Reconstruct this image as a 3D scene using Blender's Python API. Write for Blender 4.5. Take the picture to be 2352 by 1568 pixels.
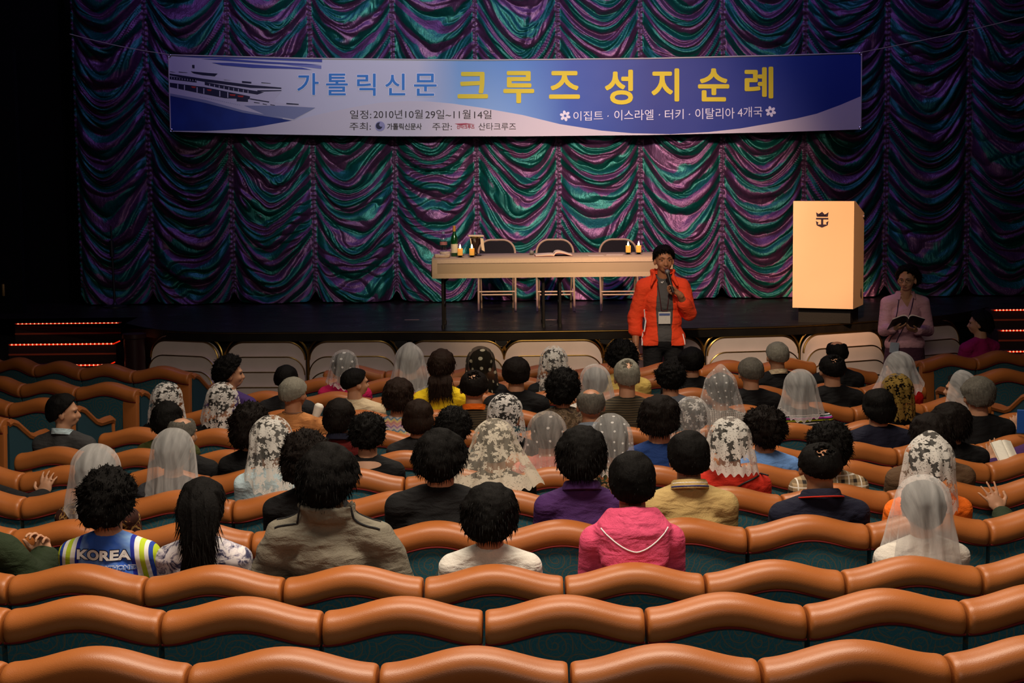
import bpy, bmesh, math, random
import numpy as np
from mathutils import Vector, Matrix, Euler
from mathutils.bvhtree import BVHTree

S = bpy.context.scene
for _o in list(bpy.data.objects):
    bpy.data.objects.remove(_o)
COL = S.collection

# ------------------------------------------------------------------ camera
FPX, CXP, CYP = 4000.0, 1176.0, 784.0
PITCH, ROLL = math.atan(454.0 / 4000.0), 0.0105
CAMZ = 2.75
_f = Vector((0, math.cos(PITCH), -math.sin(PITCH)))
_r0 = Vector((1, 0, 0))
_u0 = Vector((0, math.sin(PITCH), math.cos(PITCH)))
_r = _r0 * math.cos(ROLL) - _u0 * math.sin(ROLL)
_u = _u0 * math.cos(ROLL) + _r0 * math.sin(ROLL)
CAM = Vector((0, 0, CAMZ))
cd = bpy.data.cameras.new('camera')
cam = bpy.data.objects.new('camera', cd)
COL.objects.link(cam)
cd.sensor_width = 36.0
cd.lens = FPX * 36.0 / 2352.0
cd.clip_end = 200
cam.matrix_world = Matrix(((_r.x, _u.x, -_f.x, CAM.x), (_r.y, _u.y, -_f.y, CAM.y), (_r.z, _u.z, -_f.z, CAM.z), (0, 0, 0, 1)))
S.camera = cam

# ------------------------------------------------------------------ world, lamps, exposure
S.view_settings.view_transform = 'Standard'
S.view_settings.look = 'None'
S.view_settings.gamma = 1.0
S.view_settings.exposure = 0.0
S.cycles.use_denoising = True
S.cycles.max_bounces = 6
S.cycles.transparent_max_bounces = 16
w = bpy.data.worlds.new('world')
S.world = w
w.use_nodes = True
w.node_tree.nodes['Background'].inputs[0].default_value = (0.9, 0.8, 0.75, 1)
w.node_tree.nodes['Background'].inputs[1].default_value = 0.0


def area(name, loc, target, size, power, col, spread=None, shape='RECTANGLE', size_y=None):
    l = bpy.data.lights.new(name, 'AREA')
    l.shape = shape
    l.size = size
    if size_y:
        l.size_y = size_y
    l.energy = power
    l.color = col
    if spread:
        l.spread = math.radians(spread)
    o = bpy.data.objects.new(name, l)
    COL.objects.link(o)
    o.location = loc
    o.rotation_euler = (Vector(target) - Vector(loc)).to_track_quat('-Z', 'Y').to_euler()
    return o


def spot(name, loc, target, power, col, angle, blend=0.6, rad=0.15):
    l = bpy.data.lights.new(name, 'SPOT')
    l.energy = power
    l.color = col
    l.spot_size = math.radians(angle)
    l.spot_blend = blend
    l.shadow_soft_size = rad
    o = bpy.data.objects.new(name, l)
    COL.objects.link(o)
    o.location = loc
    o.rotation_euler = (Vector(target) - Vector(loc)).to_track_quat('-Z', 'Y').to_euler()
    return o


WARM = (1.0, 0.84, 0.66)
# house lamps over the auditorium (ceiling height about 6 m)
area('house_lamp_rear', (0.3, -2.2, 5.6), (0.2, 5.0, 1.0), 3.2, 95, (1.0, 0.86, 0.72), None, 'RECTANGLE', 0.5)
area('house_lamp_middle', (0, 6.0, 5.6), (0, 5.0, 0), 4.2, 370, WARM, None, 'RECTANGLE', 1.0)
area('house_lamp_front', (0.5, 12.0, 6.0), (0.3, 10.5, 0), 3.6, 110, WARM, 110, 'RECTANGLE', 0.8)
# stage lamps, plus two added fill spots for banner and presenter
spot('stage_spot', (1.6, 8.5, 6.2), (3.0, 17.0, 1.6), 4700, (1.0, 0.53, 0.27), 12, 0.8)
spot('table_spot', (0.6, 8.5, 6.2), (0.2, 16.6, 1.6), 2200, (1.0, 0.70, 0.42), 15, 1.0)
spot('curtain_spot', (1.6, 9.5, 6.3), (1.2, 19.3, 1.9), 3300, (1.0, 0.60, 0.46), 28, 1.0)
spot('banner_lamp', (-0.4, 8.0, 6.4), (-0.1, 19.0, 3.75), 2050, (1.0, 0.94, 0.90), 36, 1.0)  # added front fill that brightens the banner, not a lamp of the hall
spot('presenter_fill', (0.2, 8.2, 6.3), (1.9, 15.7, 1.2), 1500, (1.0, 0.76, 0.54), 22, 1.0)  # added frontal fill so the presenter and the reading woman are less dark
area('curtain_wash', (0, 16.5, 6.6), (0, 19.3, 3.4), 9.0, 85, (0.44, 0.34, 1.0), None, 'RECTANGLE', 0.6)

# ------------------------------------------------------------------ pixel rays of the photograph -> places in the hall


def ray(px, py):
    return (_f + _r * ((px - CXP) / FPX) - _u * ((py - CYP) / FPX))


def at_d(px, py, d):
    return CAM + ray(px, py) * d


def at_Y(px, py, Y):
    v = ray(px, py)
    return CAM + v * (Y / v.y)


def at_z(px, py, z):
    v = ray(px, py)
    return CAM + v * ((z - CAMZ) / v.z)


def proj(p):
    v = Vector(p) - CAM
    k = v.dot(_f)
    return (CXP + FPX * v.dot(_r) / k, CYP - FPX * v.dot(_u) / k, k)


# ------------------------------------------------------------------ helpers


def tag(o, label=None, cat=None, group=None, kind=None):
    if label:
        o['label'] = label
    if cat:
        o['category'] = cat
    if group:
        o['group'] = group
    if kind:
        o['kind'] = kind
    return o


def empty(name, loc=(0, 0, 0), rz=0.0):
    o = bpy.data.objects.new(name, None)
    o.empty_display_size = 0.1
    COL.objects.link(o)
    o.location = loc
    o.rotation_euler = (0, 0, rz)
    return o


def link(name, me, mats=None, parent=None):
    o = bpy.data.objects.new(name, me)
    COL.objects.link(o)
    if mats is not None:
        if not isinstance(mats, (list, tuple)):
            mats = [mats]
        if len(me.materials) == 0:
            for m in mats:
                me.materials.append(m)
        else:
            for i, m in enumerate(mats):
                o.material_slots[i].link = 'OBJECT'
                o.material_slots[i].material = m
    if parent is not None:
        o.parent = parent
    return o


class MB:
    """collects simple shapes; build() makes ONE mesh object"""

    def __init__(self):
        self.v, self.f, self.m = [], [], []

    def add(self, vs, fs, mi=0):
        b = len(self.v)
        self.v += [tuple(p) for p in vs]
        self.f += [tuple(i + b for i in f) for f in fs]
        self.m += [mi] * len(fs)
        return self

    def box(self, c, s, rot=None, mi=0, bev=0.0):
        bm = bmesh.new()
        bmesh.ops.create_cube(bm, size=1.0)
        for q in bm.verts:
            q.co = Vector((q.co.x * s[0], q.co.y * s[1], q.co.z * s[2]))
        if bev > 0:
            bmesh.ops.bevel(bm, geom=bm.edges[:], offset=bev, segments=2, affect='EDGES', profile=0.5)
        M = Matrix.Translation(Vector(c))
        if rot is not None:
            M = M @ (rot if isinstance(rot, Matrix) else Euler(rot).to_matrix().to_4x4())
        bm.verts.index_update()
        self.add([M @ q.co for q in bm.verts], [[q.index for q in f.verts] for f in bm.faces], mi)
        bm.free()
        return self

    def tube(self, pts, r, n=8, mi=0, closed=False, cap=True):
        pts = [Vector(p) for p in pts]
        rs = r if isinstance(r, (list, tuple)) else [r] * len(pts)
        N = len(pts)
        vs, fs = [], []
        up = None
        for i, p in enumerate(pts):
            if closed:
                t = (pts[(i + 1) % N] - pts[i - 1]).normalized()
            else:
                t = (pts[min(i + 1, N - 1)] - pts[max(i - 1, 0)]).normalized()
            if up is None:
                up = Vector((0, 0, 1)) if abs(t.z) < 0.9 else Vector((1, 0, 0))
            a = t.cross(up)
            if a.length < 1e-6:
                a = t.cross(Vector((0, 1, 0)))
            a.normalize()
            b = a.cross(t).normalized()
            up = b
            for k in range(n):
                q = 2 * math.pi * k / n
                vs.append(p + (a * math.cos(q) + b * math.sin(q)) * rs[i])
        segs = N if closed else N - 1
        for i in range(segs):
            j = (i + 1) % N
            for k in range(n):
                k2 = (k + 1) % n
                fs.append((i * n + k, i * n + k2, j * n + k2, j * n + k))
        if cap and not closed:
            fs.append(tuple(range(n - 1, -1, -1)))
            fs.append(tuple((N - 1) * n + k for k in range(n)))
        return self.add(vs, fs, mi)

    def lathe(self, prof, c=(0, 0, 0), n=20, mi=0, cap=True):
        vs, fs = [], []
        c = Vector(c)
        for (r, z) in prof:
            for k in range(n):
                q = 2 * math.pi * k / n
                vs.append(c + Vector((r * math.cos(q), r * math.sin(q), z)))
        for i in range(len(prof) - 1):
            for k in range(n):
                k2 = (k + 1) % n
                fs.append((i * n + k, i * n + k2, (i + 1) * n + k2, (i + 1) * n + k))
        if cap:
            fs.append(tuple(range(n - 1, -1, -1)))
            fs.append(tuple((len(prof) - 1) * n + k for k in range(n)))
        return self.add(vs, fs, mi)

    def ell(self, c, r, M=None, seg=16, mi=0):
        bm = bmesh.new()
        bmesh.ops.create_uvsphere(bm, u_segments=seg, v_segments=max(6, seg // 2 + 2), radius=1.0)
        T = Matrix.Translation(Vector(c)) @ (M if M is not None else Matrix.Identity(4)) @ Matrix.Diagonal((r[0], r[1], r[2], 1))
        bm.verts.index_update()
        self.add([T @ q.co for q in bm.verts], [[q.index for q in f.verts] for f in bm.faces], mi)
        bm.free()
        return self

    def cap(self, p0, p1, r0, r1, n=14):
        """tapered capsule"""
        p0, p1 = Vector(p0), Vector(p1)
        t = (p1 - p0).normalized()
        L = (p1 - p0).length
        prof = []
        for i in range(1, 5):
            a = math.pi / 2 * (1 - i / 4)
            prof.append((r0 * math.cos(a), -r0 * math.sin(a)))
        prof.append((r1, L))
        for i in range(1, 4):
            a = math.pi / 2 * i / 4
            prof.append((r1 * math.cos(a), L + r1 * math.sin(a)))
        b = len(self.v)
        self.lathe(prof, (0, 0, 0), n)
        R = t.to_track_quat('Z', 'Y').to_matrix()
        for i in range(b, len(self.v)):
            self.v[i] = tuple(p0 + R @ Vector(self.v[i]))
        return self

    def poly(self, pts, mi=0):
        bm = bmesh.new()
        vs = [bm.verts.new(Vector(p)) for p in pts]
        bm.faces.new(vs)
        bmesh.ops.triangulate(bm, faces=bm.faces[:])
        bm.verts.index_update()
        self.add([q.co for q in bm.verts], [[q.index for q in f.verts] for f in bm.faces], mi)
        bm.free()
        return self

    def prism(self, pts, d, mi=0):
        """closed outline pts (3-D, planar) pushed along vector d"""
        d = Vector(d)
        n = len(pts)
        self.poly(pts, mi)
        self.poly([Vector(p) + d for p in reversed(pts)], mi)
        vs = [Vector(p) for p in pts] + [Vector(p) + d for p in pts]
        return self.add(vs, [(i, i + n, (i + 1) % n + n, (i + 1) % n) for i in range(n)], mi)

    def mesh(self, name, smooth=True, fix=True):
        me = bpy.data.meshes.new(name)
        me.from_pydata(self.v, [], self.f)
        if any(self.m):
            me.polygons.foreach_set('material_index', self.m)
        if fix:
            bm = bmesh.new()
            bm.from_mesh(me)
            bmesh.ops.recalc_face_normals(bm, faces=bm.faces[:])
            bm.to_mesh(me)
            bm.free()
        if smooth:
            smooth_mesh(me)
        me.update()
        return me

    def build(self, name, mats, parent=None, smooth=True):
        me = self.mesh(name, smooth)
        return link(name, me, mats, parent)


def smooth_mesh(me, ang=38):
    me.polygons.foreach_set('use_smooth', [True] * len(me.polygons))
    if ang is not None:
        try:
            me.set_sharp_from_angle(angle=math.radians(ang))
        except Exception:
            pass


def grid_mesh(name, P, uv=None, closed_u=False, ang=None):
    """P: (nv, nu, 3) array -> quad mesh; uv: (nv, nu, 2)"""
    nv, nu = P.shape[:2]
    me = bpy.data.meshes.new(name)
    idx = np.arange(nv * nu).reshape(nv, nu)
    if closed_u:
        idx = np.concatenate([idx, idx[:, :1]], axis=1)
    q = np.stack([idx[:-1, :-1], idx[:-1, 1:], idx[1:, 1:], idx[1:, :-1]], -1).reshape(-1, 4)
    me.vertices.add(nv * nu)
    me.vertices.foreach_set('co', P.reshape(-1).astype(np.float32))
    me.loops.add(q.size)
    me.loops.foreach_set('vertex_index', q.reshape(-1).astype(np.int32))
    me.polygons.add(len(q))
    me.polygons.foreach_set('loop_start', np.arange(0, q.size, 4, dtype=np.int32))
    me.polygons.foreach_set('use_smooth', np.ones(len(q), dtype=bool))
    me.update(calc_edges=True)
    if uv is not None:
        lay = me.uv_layers.new(name='UVMap')
        lay.data.foreach_set('uv', uv.reshape(-1, 2)[q.reshape(-1)].reshape(-1).astype(np.float32))
    me.validate()
    return me


def hashn(i, j, k, s):
    h = (i * 374761393 + j * 668265263 + k * 2147483647 + s * 1274126177) & 0xFFFFFFFF
    h = ((h ^ (h >> 13)) * 1274126177) & 0xFFFFFFFF
    h = ((h ^ (h >> 16)) * 2246822519) & 0xFFFFFFFF
    return ((h ^ (h >> 15)) & 0xFFFF) / 65535.0 * 2 - 1


def vnoise(p, seed=0):
    """value noise in [-1,1]; p: (...,3)"""
    p = np.asarray(p, float)
    b = np.floor(p).astype(np.int64)
    f = p - b
    f = f * f * (3 - 2 * f)
    out = 0
    for dx in (0, 1):
        for dy in (0, 1):
            for dz in (0, 1):
                wgt = (f[..., 0] if dx else 1 - f[..., 0]) * (f[..., 1] if dy else 1 - f[..., 1]) * (f[..., 2] if dz else 1 - f[..., 2])
                out = out + wgt * hashn(b[..., 0] + dx, b[..., 1] + dy, b[..., 2] + dz, seed)
    return out


def sstep(a, b, x):
    t = np.clip((x - a) / (b - a), 0, 1)
    return t * t * (3 - 2 * t)


def fuse(mb, voxel, smooth=4, fac=0.5):
    """fuse the collected closed shapes into one continuous surface"""
    me = mb.mesh('fuse_tmp', smooth=False)
    o = bpy.data.objects.new('fuse_tmp', me)
    COL.objects.link(o)
    m = o.modifiers.new('r', 'REMESH')
    m.mode = 'VOXEL'
    m.voxel_size = voxel
    s = o.modifiers.new('s', 'SMOOTH')
    s.factor = fac
    s.iterations = smooth
    dg = bpy.context.evaluated_depsgraph_get()
    out = bpy.data.meshes.new_from_object(o.evaluated_get(dg))
    bpy.data.objects.remove(o)
    bpy.data.meshes.remove(me)
    smooth_mesh(out, None)
    return out


def copy_tree(o, parent=None):
    c = o.copy()
    COL.objects.link(c)
    if parent is not None:
        c.parent = parent
    for ch in list(o.children):
        copy_tree(ch, c)
    return c


# ------------------------------------------------------------------ materials


class NT:
    def __init__(self, name):
        self.mat = bpy.data.materials.new(name)
        self.mat.use_nodes = True
        self.t = self.mat.node_tree
        self.t.nodes.clear()
        self.out = self.t.nodes.new('ShaderNodeOutputMaterial')

    def n(self, typ, **kw):
        x = self.t.nodes.new(typ)
        ins = kw.pop('ins', {})
        for k, v in kw.items():
            setattr(x, k, v)
        for k, v in ins.items():
            if hasattr(v, 'bl_idname') or isinstance(v, bpy.types.NodeSocket):
                self.t.links.new(v, x.inputs[k])
            else:
                x.inputs[k].default_value = v
        return x

    def math(self, op, a, b=0.0, c=None, clamp=False):
        ins = {0: a, 1: b}
        if c is not None:
            ins[2] = c
        return self.n('ShaderNodeMath', operation=op, use_clamp=clamp, ins=ins).outputs[0]

    def mix(self, f, a, b):
        x = self.n('ShaderNodeMix', data_type='RGBA')
        for k, v in ((0, f), (6, a), (7, b)):
            if isinstance(v, bpy.types.NodeSocket):
                self.t.links.new(v, x.inputs[k])
            else:
                x.inputs[k].default_value = v if k == 0 else (tuple(v) + (1,))[:4]
        return x.outputs[2]

    def ramp(self, f, stops, interp='LINEAR'):
        x = self.n('ShaderNodeValToRGB', ins={0: f})
        x.color_ramp.interpolation = interp
        e = x.color_ramp.elements
        while len(e) < len(stops):
            e.new(0.5)
        for i, (p, c) in enumerate(stops):
            e[i].position = p
            e[i].color = (tuple(c) + (1,))[:4] if not isinstance(c, float) else (c, c, c, 1)
        return x.outputs[0]

    def noise(self, vec, scale, detail=3, rough=0.5, dist=0.0):
        return self.n('ShaderNodeTexNoise', ins={'Vector': vec, 'Scale': scale, 'Detail': detail, 'Roughness': rough, 'Distortion': dist})

    def obj(self):
        return self.n('ShaderNodeTexCoord').outputs['Object']

    def uv(self):
        return self.n('ShaderNodeTexCoord').outputs['UV']

    def sep(self, v):
        return self.n('ShaderNodeSeparateXYZ', ins={0: v}).outputs

    def bsdf(self, col, rough=0.6, metal=0.0, spec=0.4, bump=None, dist=0.02, **kw):
        b = self.n('ShaderNodeBsdfPrincipled')
        for k, v in (('Base Color', col), ('Roughness', rough), ('Metallic', metal), ('Specular IOR Level', spec)) + tuple(kw.items()):
            if isinstance(v, bpy.types.NodeSocket):
                self.t.links.new(v, b.inputs[k])
            else:
                b.inputs[k].default_value = (tuple(v) + (1,))[:4] if isinstance(v, (tuple, list)) else v
        if bump is not None:
            bp = self.n('ShaderNodeBump', ins={'Height': bump[0], 'Strength': bump[1], 'Distance': dist})
            self.t.links.new(bp.outputs[0], b.inputs['Normal'])
        self.t.links.new(b.outputs[0], self.out.inputs[0])
        return b


def M_plain(name, col, rough=0.6, metal=0.0, spec=0.4, nscale=60, nstr=0.15, var=0.12, dist=0.004, **kw):
    t = NT(name)
    nz = t.noise(t.obj(), nscale, 4)
    c = t.mix(nz.outputs[0], [x * (1 - var) for x in col], [min(1, x * (1 + var)) for x in col])
    t.bsdf(c, rough, metal, spec, (nz.outputs[0], nstr), dist, **kw)
    return t.mat


def M_cloth(name, col, rough=0.85, wr=0.5, scale=7.0, fine=180, var=0.15):
    """woven cloth with soft creases in relief"""
    t = NT(name)
    co = t.obj()
    a = t.noise(co, scale, 3, 0.5, 0.8)
    mp = t.n('ShaderNodeMapping', ins={'Vector': co, 'Scale': (1, 1, 2.2)})
    a2 = t.noise(mp.outputs[0], scale * 1.6, 2, 0.4, 0.6)
    b = t.noise(co, fine, 2)
    h = t.math('ADD', t.math('MULTIPLY', t.math('ADD', a.outputs[0], a2.outputs[0]), 1.0), t.math('MULTIPLY', b.outputs[0], 0.12))
    c = t.mix(b.outputs[0], [x * (1 - var) for x in col], [min(1, x * (1 + var)) for x in col])
    t.bsdf(c, rough, 0.0, 0.25, (h, wr), 0.03)
    return t.mat


def M_emit(name, col, strength):
    t = NT(name)
    e = t.n('ShaderNodeEmission', ins={0: tuple(col) + (1,), 1: strength})
    t.t.links.new(e.outputs[0], t.out.inputs[0])
    return t.mat


def srgb(r, g, b):
    f = lambda c: (c / 255 / 12.92) if c / 255 <= 0.04045 else ((c / 255 + 0.055) / 1.055) ** 2.4
    return (f(r), f(g), f(b))


def M_leather():
    t = NT('orange_leather')
    co = t.obj()
    v = t.n('ShaderNodeTexVoronoi', ins={'Vector': co, 'Scale': 260.0})
    n1 = t.noise(co, 9, 3)
    n2 = t.noise(co, 90, 3)
    col = t.mix(n1.outputs[0], (0.37, 0.112, 0.024), (0.46, 0.150, 0.036))
    col = t.mix(t.math('MULTIPLY', n2.outputs[0], 0.35), col, (0.34, 0.09, 0.02))
    h = t.math('ADD', t.math('MULTIPLY', v.outputs[0], 0.3), t.math('MULTIPLY', n1.outputs[0], 0.5))
    t.bsdf(col, 0.40, 0.0, 0.42, (h, 0.12), 0.006)
    return t.mat


def M_teal():
    """teal upholstery with curling brown-gold tendrils"""
    t = NT('teal_swirl_fabric')
    tc = t.n('ShaderNodeTexCoord')
    info = t.n('ShaderNodeObjectInfo')
    sp = t.sep(tc.outputs['Object'])
    rnd = t.math('MULTIPLY', info.outputs['Random'], 37.0)
    cx = t.n('ShaderNodeCombineXYZ', ins={0: t.math('ADD', sp[0], rnd), 1: sp[2], 2: 0.0})
    wn = t.noise(cx.outputs[0], 6, 2)
    wv = t.n('ShaderNodeVectorMath', operation='MULTIPLY_ADD', ins={0: wn.outputs['Color'], 1: (0.05, 0.05, 0), 2: cx.outputs[0]})
    line = None
    for sc, off in ((8.0, 0.0), (14.0, 3.3)):
        ad = t.n('ShaderNodeVectorMath', operation='ADD', ins={0: wv.outputs[0], 1: (off, off * 0.7, 0)})
        vo = t.n('ShaderNodeTexVoronoi', voronoi_dimensions='2D', ins={'Vector': ad.outputs[0], 'Scale': sc, 'Randomness': 0.85})
        # Position is in scaled space of the texture input
        df = t.n('ShaderNodeVectorMath', operation='SUBTRACT', ins={0: ad.outputs[0], 1: vo.outputs['Position']})
        s2 = t.sep(df.outputs[0])
        an = t.math('ARCTAN2', s2[1], s2[0])
        ln = t.n('ShaderNodeVectorMath', operation='LENGTH', ins={0: df.outputs[0]}).outputs['Value']
        ph = t.math('ADD', t.math('DIVIDE', an, 6.28318), t.math('MULTIPLY', ln, sc * 5.0))
        fr = t.math('FRACT', ph)
        d = t.math('ABSOLUTE', t.math('SUBTRACT', fr, 0.5))
        m = t.math('SUBTRACT', 1.0, t.math('MULTIPLY', d, 7.0), clamp=True)
        line = m if line is None else t.math('MAXIMUM', line, t.math('MULTIPLY', m, 0.6))
    base = t.mix(t.noise(cx.outputs[0], 300, 2).outputs[0], (0.016, 0.085, 0.120), (0.030, 0.135, 0.18))
    col = t.mix(t.math('MULTIPLY', line, 0.75), base, (0.17, 0.115, 0.042))
    t.bsdf(col, 0.9, 0.0, 0.2, (t.noise(tc.outputs['Object'], 400, 2).outputs[0], 0.2), 0.003)
    return t.mat


LEATHER = M_leather()
TEAL = M_teal()
PIPING = M_plain('dark_red_piping', (0.15, 0.012, 0.011), 0.75, 0, 0.15)
TEALDARK = M_plain('teal_plain_fabric', (0.014, 0.055, 0.075), 0.9)
BLACKM = M_plain('black_metal', (0.012, 0.012, 0.012), 0.45, 0.0, 0.4)
BLACKW = M_plain('black_wall', (0.004, 0.004, 0.004), 0.9, 0, 0.1)
CARPET = M_plain('dark_carpet', (0.018, 0.014, 0.022), 0.95, 0, 0.1, 250, 0.4, 0.5)
# ------------------------------------------------------------------ seating plan
SW = 0.54
ROW_D = [4.92, 5.82, 6.69, 7.58, 8.52, 9.45, 10.37, 11.3, 12.2, 13.1, 14.0, 14.9]
ROW_Y = [1488, 1371, 1298, 1196, 1126, 1074, 1033, 985, 940, 898, 866, 838]
ROW_SEAM = [1308, 1111, 1296, 1431, 1293, 1158, 40, 231, 405, 535, 672, 745]
ROW_SEAMY = [1523, 1405, 1320, 1215, 1143, 1098, 1045, 995, 947, 905, 872, 842]
ROW_END = [2800, 2760, 2720, 2700, 2640, 2600, 2560, 2340, 2200, 2060, 1960, 1880]
CREST = 0.86
YC = 24.2
ROWS = []
for i in range(12):
    p = at_d(1176, ROW_Y[i], ROW_D[i])
    ROWS.append(dict(Y=p.y, z=p.z - CREST, R=YC - p.y, crest=p.z))


def row_at_px(i, px, py):
    """arc angle of row i under pixel column px (height of the crest)"""
    R = ROWS[i]
    v = ray(px, py)
    # intersect the vertical cylinder of radius R about (0, YC)
    a = v.x ** 2 + v.y ** 2
    b = -2 * v.y * YC
    c = YC ** 2 - R['R'] ** 2
    k = (-b - math.sqrt(max(0, b * b - 4 * a * c))) / (2 * a)
    return math.asin(v.x * k / R['R'])


def floor_z(r):
    """height of the stepped floor at radius r from the centre of the rows"""
    for i in range(12):
        if r >= ROWS[i]['R'] - 0.72:
            return ROWS[i]['z']
    return 0.0


# floor: concentric steps
fl = MB()
edges = [40.0] + [ROWS[i]['R'] - 0.72 for i in range(12)]
NA = 60
for i in range(13):
    zt = ROWS[i]['z'] if i < 12 else ROWS[11]['z']
    ro = edges[i]
    ri = edges[i + 1] if i < 12 else 2.5
    for k in range(NA):
        a0 = -0.62 + 1.24 * k / NA
        a1 = -0.62 + 1.24 * (k + 1) / NA
        P = lambda r, a, z: (r * math.sin(a), YC - r * math.cos(a), z)
        fl.add([P(ro, a0, zt), P(ro, a1, zt), P(ri, a1, zt), P(ri, a0, zt)], [(0, 1, 2, 3)])
        if i < 11:
            zn = ROWS[i + 1]['z']
            fl.add([P(ri, a0, zt), P(ri, a1, zt), P(ri, a1, zn), P(ri, a0, zn)], [(0, 1, 2, 3)])
flo = link('floor', fl.mesh('floor', False, fix=False), CARPET)
tag(flo, 'dark stepped carpet floor under the seat rows', None, None, 'structure')

# ------------------------------------------------------------------ one theatre seat


def wave(x):
    return 0.048 * (0.5 + 0.5 * math.cos(2 * math.pi * x / SW)) - 0.048


def seat_meshes():
    out = {}
    # leather roll along the top of the back
    nx, ns = 40, 22
    P = np.zeros((nx, ns, 3))
    for i in range(nx):
        u = i / (nx - 1)
        # denser samples near both ends, which are rounded in
        x = -SW / 2 + SW * (0.5 - 0.5 * math.cos(math.pi * u))
        e = min(x + SW / 2, SW / 2 - x)
        s = math.sqrt(max(0.0, 1 - (1 - min(1, e / 0.02)) ** 2)) * 0.16 + 0.84 if e > 1e-6 else 0.84
        zc = CREST - 0.060 + wave(x)
        for k in range(ns):
            a = 2 * math.pi * k / ns
            ca, sa = math.cos(a), math.sin(a)
            yy = abs(ca) ** 0.9 * (1 if ca > 0 else -1) * 0.078
            zz = abs(sa) ** 0.9 * (1 if sa > 0 else -1) * 0.060
            P[i, k] = (x * 0.982, 0.012 + yy * s, zc + zz * s)
    me = grid_mesh('leather_roll', P, closed_u=True)
    bm = bmesh.new()
    bm.from_mesh(me)
    bm.verts.ensure_lookup_table()
    bm.faces.new([bm.verts[k] for k in range(ns)])
    bm.faces.new([bm.verts[(nx - 1) * ns + k] for k in range(ns - 1, -1, -1)])
    bmesh.ops.recalc_face_normals(bm, faces=bm.faces[:])
    bm.to_mesh(me)
    bm.free()
    smooth_mesh(me, 50)
    out['leather_roll'] = (me, LEATHER)
    # back panel
    m = MB()
    nx, nz = 17, 7
    vs, fs = [], []
    for side in (0, 1):
        for j in range(nz):
            for i in range(nx):
                x = (-SW / 2 + 0.009) + (SW - 0.018) * i / (nx - 1)
                top = CREST - 0.085 + wave(x)
                z = 0.10 + (top - 0.10) * j / (nz - 1)
                bow = 0.012 * (1 - (2 * x / SW) ** 2)
                y = (-0.036 - bow if side == 0 else 0.075 + bow * 1.5) + (0.75 - z) * 0.05
                vs.append((x, y, z))
    o = nx * nz
    for j in range(nz - 1):
        for i in range(nx - 1):
            a = j * nx + i
            fs.append((a, a + 1, a + nx + 1, a + nx))
            fs.append((o + a, o + a + nx, o + a + nx + 1, o + a + 1))
    for i in range(nx - 1):
        fs.append((i, o + i, o + i + 1, i + 1))
        a = (nz - 1) * nx + i
        fs.append((a, a + 1, o + a + 1, o + a))
    for j in range(nz - 1):
        a = j * nx
        fs.append((a, a + nx, o + a + nx, o + a))
        a = j * nx + nx - 1
        fs.append((a, o + a, o + a + nx, a + nx))
    m.add(vs, fs)
    out['back_panel'] = (m.mesh('back_panel'), TEAL)
    m = MB()
    m.tube([(0.985 * (-SW / 2 + SW * i / 24), -0.046 - 0.011 * (1 - (2 * i / 24 - 1) ** 2), CREST - 0.101 + wave(-SW / 2 + SW * i / 24)) for i in range(25)], 0.0045, 6)
    out['piping'] = (m.mesh('piping'), PIPING)
    m = MB()
    m.box((0, 0.36, 0.285), (SW - 0.11, 0.44, 0.10), (0.06, 0, 0), bev=0.03)
    out['seat_cushion'] = (m.mesh('seat_cushion'), TEAL)
    m = MB()
    m.box((0, 0.30, 0.12), (SW - 0.14, 0.26, 0.24), bev=0.01)
    out['pedestal'] = (m.mesh('pedestal'), BLACKM)
    # aisle end: leather post, curved arm cap and teal infill (mirrored for the other end)
    for nm, sx in (('r', 1), ('l', -1)):
        X = sx * (SW / 2 - 0.005)
        m = MB()
        m.box((X - sx * 0.055, -0.035, 0.385), (0.13, 0.05, 0.76), (-0.05, 0, 0), bev=0.012)
        out['post_' + nm] = (m.mesh('end_post'), LEATHER)
        prof = [(0.02, 0.765), (0.06, 0.775), (0.12, 0.755), (0.20, 0.70), (0.28, 0.645), (0.34, 0.625), (0.42, 0.628), (0.50, 0.628), (0.535, 0.61), (0.54, 0.57)]
        m = MB()
        m.tube([(X, y, z) for y, z in prof], [0.026, 0.028, 0.028, 0.027, 0.027, 0.030, 0.034, 0.034, 0.030, 0.020], 8)
        m.box((X, 0.525, 0.34), (0.045, 0.03, 0.50), bev=0.006)
        out['arm_' + nm] = (m.mesh('end_armrest'), LEATHER)
        m = MB()
        pts = [(X - 0.012, 0.0, 0.05)] + [(X - 0.012, y, z - 0.01) for y, z in prof[:-2]] + [(X - 0.012, 0.52, 0.05)]
        m.prism(pts, (0.024, 0, 0))
        out['side_' + nm] = (m.mesh('side_panel'), TEALDARK)
    return out


SEATM = seat_meshes()
ORD = ['first', 'second', 'third', 'fourth', 'fifth', 'sixth', 'seventh', 'eighth', 'ninth', 'tenth', 'eleventh', 'twelfth', 'thirteenth', 'fourteenth', 'fifteenth', 'sixteenth', 'seventeenth', 'eighteenth', 'nineteenth', 'twentieth']
SEATS = []


def make_seat(end=None):
    t = empty('theatre_seat')
    for part in ('leather_roll', 'back_panel', 'piping', 'seat_cushion', 'pedestal'):
        link(part, SEATM[part][0], SEATM[part][1], t)
    if end:
        for p, n in (('post', 'end_post'), ('arm', 'end_armrest'), ('side', 'side_panel')):
            k = SEATM[p + '_' + end]
            link(n, k[0], k[1], t)
    return t


PROTO = {}


def place_seat(loc, rz, label, group, end=None):
    if end not in PROTO:
        PROTO[end] = make_seat(end)
        o = PROTO[end]
    else:
        o = copy_tree(PROTO[end])
    o.location = loc
    o.rotation_euler = (0, 0, rz)
    tag(o, label, 'seat', group)
    return o


def row_pos(i, phi):
    R = ROWS[i]
    return Vector((R['R'] * math.sin(phi), YC - R['R'] * math.cos(phi), R['z']))


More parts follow.
